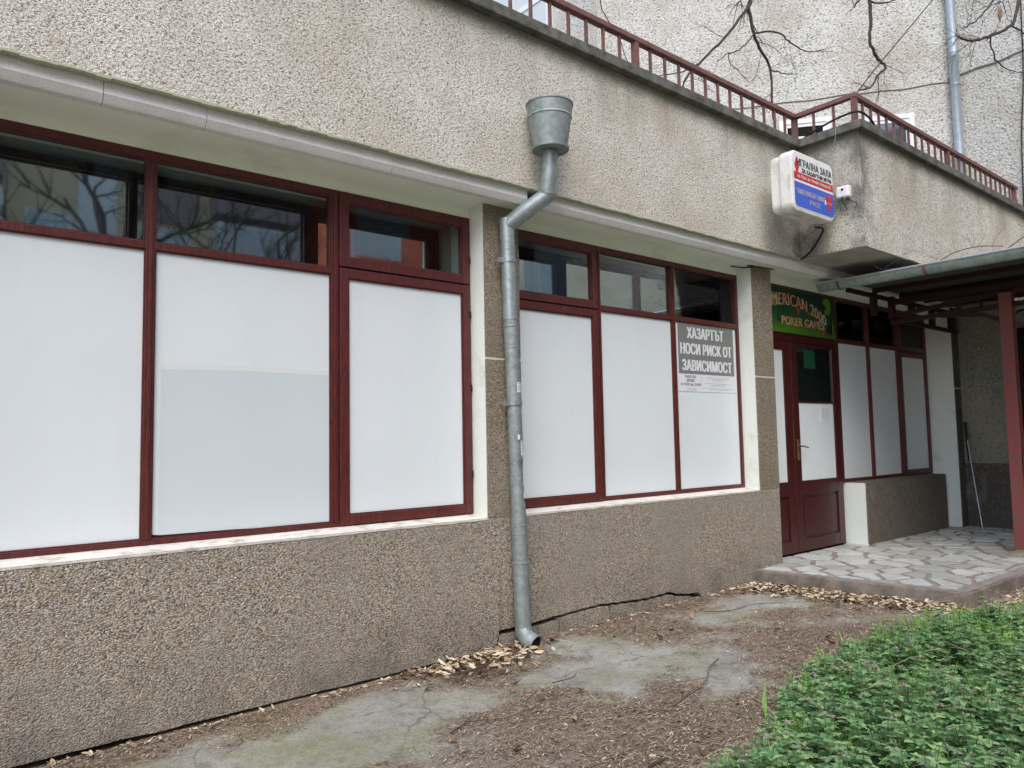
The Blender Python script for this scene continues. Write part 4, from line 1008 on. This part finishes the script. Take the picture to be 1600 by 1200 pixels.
def tree(label, x, y, r, h, splits, depth=4, seed=1):
    global rt_
    rt_ = random.Random(seed)
    t_ = thing('bare_tree', label, 'tree', (x, y, .15), 'bare trees in the yard opposite the shop')
    m = MB(); pts = [(x,y,.1),(x+.03,y,.5),(x+.05,y+.03,h*.5),(x+.1,y,h)]; m.tube(pts, [r*1.35,r*1.05,r*.95,r*.9], 14); build(m, 'trunk', M_BARK, t_, smooth=True)
    m = MB()
    for (dx, dy, dz, L) in splits: grow(m, Vector((x+.1,y,h-.1)), Vector((dx,dy,dz)).normalized(), L, r*.62, depth)
    build(m, 'crown', M_BARK, t_)
tree('thick forked bare tree mirrored in the leftmost transom pane', 1.9, -8.3, .27, 2.6, [(-.45,.05,1,2.6),(.5,.0,.9,2.8),(.1,-.5,1,2.4)], 4, 3)
tree('slender bare tree mirrored in the middle transom pane', 6.0, -11.5, .16, 2.8, [(.3,.3,1,2.4),(-.5,.1,1,2.4),(0,-.3,1,2.2)], 4, 5)
tree('bare tree mirrored further right along the yard', 11.5, -11.0, .18, 2.6, [(.3,.3,1,2.4),(-.6,.3,1,2.4),(0,-.3,1,2.2)], 4, 8)
# overhanging tree at right whose twigs hang into the view
ot = thing('overhanging_tree', 'bare tree whose thin dark branches hang over the roof railing', 'tree', (9.0, -6.4, .15))
m = MB(); m.tube([(9.0,-6.4,.1),(9.05,-6.4,2),(9.1,-6.3,4.5),(9.0,-6.1,6.4)], [.30,.24,.21,.18], 14); build(m, 'trunk', M_BARK, ot, smooth=True)
rt_ = random.Random(33)
def branch(pts, r, n_tw=6, tl=.35, end=.35, tip=.4):
    sp_ = smoothpts(pts, 5); m = MB()
    for i_ in range(1, len(sp_)-1): sp_[i_] = sp_[i_]+Vector((rt_.uniform(-1,1), rt_.uniform(-1,1), rt_.uniform(-1,1)))*.008
    m.tube(sp_, [r*(1-(1-tip)*i/len(sp_)) for i in range(len(sp_))], 7)
    for _ in range(n_tw):
        i = rt_.randint(int(len(sp_)*(1-end)) if end < 1 else 1, len(sp_)-2); d = (sp_[i+1]-sp_[i]).normalized()
        nd = (d+Vector((rt_.uniform(-1,1), rt_.uniform(-.6,.6), rt_.uniform(-1,1)))).normalized()
        grow(m, sp_[i], nd, tl*rt_.uniform(.5,1), r*.22, 1, -.1, .8)
    build(m, 'branch', M_BARK, ot, smooth=True)
def yx(y, L): return [(x, y, z) for x, z in L]
branch([(9.0,-6.1,6.3),(9.4,-4,7.8),(9.0,-1.5,8.2),(8.0,.2,7.4),(7.533,.35,6.669)], .05, 3, .4, .1, .3)
branch([(9.0,-6.1,6.3),(10.2,-4,8.4),(9.6,-1.8,8.6),(8.7,-.7,7.6),(8.399,-.6,6.534)], .045, 3, .4, .1, .3)
branch([(9.05,-6.2,5.9),(10.2,-4.3,7.8),(9.4,-2.6,7.4),(8.547,-2.0,5.914)], .04, 3, .4, .1, .35)
branch(yx(.35, [(7.533,6.669),(7.457,6.517),(6.947,5.971),(6.448,5.515),(6.264,5.327),(6.149,5.163)]), .019, 7, .4, .9)
branch(yx(.35, [(7.457,6.517),(7.553,6.237),(7.661,6.096),(7.875,5.9),(7.872,5.518),(7.928,5.184),(7.95,4.85)]), .021, 7, .4, .9)
branch(yx(.35, [(7.553,6.237),(8.099,6.432),(8.37,6.386),(8.765,6.417),(9.144,6.557)]), .012, 9, .45, .9)
branch(yx(.35, [(7.875,5.9),(8.174,5.952),(8.503,6.036)]), .009, 4, .3, .9)
branch(yx(.35, [(7.538,6.209),(7.303,5.978),(7.021,5.819),(6.797,5.661)]), .009, 4, .3, .9)
branch(yx(.35, [(6.448,5.515),(6.116,5.33),(5.705,5.171)]), .009, 3, .25, .9)
branch(yx(.35, [(7.021,5.819),(7.039,5.73),(7.158,5.686),(7.404,5.611)]), .006, 4, .3, .9)
branch(yx(.35, [(5.1,6.3),(4.95,5.9),(5.0,5.6),(5.25,5.35),(5.4,5.0)]), .007, 3, .3, .9)
branch(yx(-.6, [(8.399,6.534),(8.392,6.208),(8.379,5.956),(8.584,5.835),(8.728,5.827),(8.496,5.627),(8.338,5.468),(8.038,5.337)]), .020, 9, .4, .9)
branch(yx(-.6, [(8.392,6.479),(8.824,6.616),(9.245,6.852)]), .012, 4, .3, .9)
branch(yx(-.6, [(8.496,5.627),(8.499,5.515),(8.476,5.322)]), .007, 2, .2, .9)
branch(yx(-.6, [(8.191,6.457),(8.007,6.263)]), .014, 2, .2, .9)
branch(yx(-2.0, [(8.547,5.914),(8.232,5.518),(7.613,5.193),(7.229,5.022),(6.941,4.936),(6.812,4.915)]), .017, 10, .35, .8)
branch(yx(-2.0, [(7.613,5.193),(7.662,5.015),(7.974,4.997),(8.499,5.114)]), .008, 5, .3, .9)
branch(yx(-2.0, [(7.95,5.80),(7.807,5.636),(7.416,5.315),(6.957,5.037)]), .011, 8, .35, .9)
branch(yx(-2.0, [(8.232,5.518),(8.624,5.542)]), .009, 3, .3, .9)
m = MB()
for (a, b, c_) in ((7.90,5.50,.05),(7.86,5.46,-.04)): pod(m, a, -2.0, b, .02, .02, 0, 0, 0, 0)
m = MB().tube([(7.93,-2.0,5.60),(7.92,-2.0,5.54),(7.93,-2.0,5.48)], [.003,.018,.004], 6); m.tube([(7.87,-2.0,5.56),(7.885,-2.0,5.49),(7.90,-2.0,5.42)], [.003,.015,.004], 6)
build(m, 'dry_catkin', M_NEEDLE, ot)
# dry creeper twigs on the canopy roof
ct = thing('dry_creeper', 'tangle of dry twigs lying on the canopy roof behind the gutter', 'twigs', (7.9, -1.1, 3.26))
rt_ = random.Random(12)
for P_ in ([(7.9,-1.0,3.27),(7.88,-.80,3.30),(7.88,-.72,3.36),(7.9,-.69,3.46)], [(7.9,-1.2,3.27),(7.9,-1.05,3.36),(7.88,-.95,3.36),(7.9,-.80,3.30)],
           [(7.9,-1.35,3.27),(7.9,-1.22,3.38),(7.92,-1.10,3.44),(7.9,-1.0,3.42)], [(7.9,-1.35,3.28),(7.9,-1.5,3.34),(7.9,-1.7,3.35),(7.9,-1.9,3.31)], [(7.95,-1.9,3.28),(7.92,-2.05,3.36),(7.9,-2.2,3.42)]):
    m = MB(); s_ = smoothpts(P_, 4); m.tube(s_, .0045, 5)
    for _ in range(5): i = rt_.randint(1, len(s_)-2); grow(m, s_[i], Vector((rt_.uniform(-.3,.3), rt_.uniform(-1,1), rt_.uniform(0,1))).normalized(), .13, .002, 1, .1)
    build(m, 'twig', M_DRYTW if rt_.random() < .5 else M_TWIG, ct)

# ================================================================= OPPOSITE APARTMENT BUILDING (seen mirrored in the glass)
op = thing('opposite_apartment_block', 'peach and purple apartment block mirrored in the upper window panes', 'building', (6, -26, .1))
M_PEACH = m_paint('peach_wall', (.74,.58,.42), (.62,.48,.35), .9, .5); M_PURW = m_paint('purple_wall', (.34,.26,.28), (.28,.21,.235), .9, .8)
M_GRW = m_paint('light_grey_wall', (.78,.80,.84), (.7,.72,.76), .9, .6); M_ORA = m_paint('orange_red_wall', (.75,.20,.12), (.65,.16,.10), .9, .6)
YB = -24.0
bx('wall', M_PEACH, op, -14, 24, YB-8, YB, .05, 17)
def wobj(name, mat, x0, x1, z0, z1, d0, d1, parent=None): return bx(name, mat, parent or op, x0, x1, YB+d0, YB+d1, z0, z1)
k = 0; x = -13.5
while x < 23:
    bay = k % 3
    for fl in range(5):
        z = 1.2+fl*3.0
        if bay == 0:
            f = wobj('window', M_UPVC, x+.6, x+2.3, z+.9, z+2.3, .01, .06); wobj('pane', flat('pane_far', (.58,.64,.70), .1) if k == 0 and fl == 0 else bpy.data.materials['pane_far'], x+.68, x+2.22, z+.98, z+2.22, .061, .07, f)
            wobj('spandrel', M_PURW, x+.3, x+2.6, z-.55, z+.85, .02, .12)
        elif bay == 1:
            b_ = wobj('balcony', M_PURW if 0 < fl else M_GRW, x+.1, x+3.3, z-.1, z+.95, .02, 1.1)
            f = wobj('glazing', M_UPVC, x+.1, x+3.3, z+.96, z+2.6, .02, 1.0); wobj('pane', bpy.data.materials['pane_far'], x+.2, x+3.2, z+1.05, z+2.5, 1.001, 1.02, f)
        else:
            f = wobj('window', M_UPVC, x+.5, x+1.8, z+.9, z+2.3, .01, .06); wobj('pane', bpy.data.materials['pane_far'], x+.58, x+1.72, z+.98, z+2.22, .061, .07, f)
            wobj('wall_panel', M_GRW, x+2.0, x+3.2, z-1.2, z+1.75, .02, .1)
    x += [2.9, 3.5, 3.4][bay]; k += 1
# orange bay and blue-framed part, nearer
ob_ = thing('orange_bay_house', 'orange-red rendered house bay mirrored in the third transom pane', 'building', (7.6, -15, .1))
bx('wall', M_ORA, ob_, 11.0, 15.0, -20, -17, .05, 10.5); bx('balcony', M_ORA, ob_, 11.2, 14.6, -16.98, -16.2, 6.4, 7.45)
f = bx('window', M_UPVC, ob_, 11.3, 13.2, -16.99, -16.93, 7.5, 9.3); bx('pane', bpy.data.materials['pane_far'], f, 11.4, 13.1, -16.929, -16.92, 7.6, 9.2)
# mirrored low wing with a railing
wg = thing('low_wing_building', 'low purple roughcast wing with a red railing mirrored in the second window', 'building', (24, -10, .1))
bx('wall', M_PURW, wg, 17, 28, -18, -12.0, .05, 5.85); bx('coping_stone', M_COPE, wg, 16.9, 28, -12.2, -11.9, 5.85, 6.0)
bx('handrail', M_IRON, wg, 17, 28, -12.1, -12.0, 6.75, 6.87)
for i in range(46): bx('baluster', M_IRON, wg, 17.05+i*.24, 17.115+i*.24, -12.08, -12.02, 6.0, 6.75)
bx('upper_wall', M_GRW, wg, 17, 28, -17.9, -15.0, 5.86, 11)
for i in range(4):
    f = bx('window', M_UPVC, wg, 17.6+i*2.6, 19.0+i*2.6, -14.99, -14.93, 6.3, 8.2); bx('pane', bpy.data.materials['pane_far'], f, 17.7+i*2.6, 18.9+i*2.6, -14.929, -14.92, 6.4, 8.1)
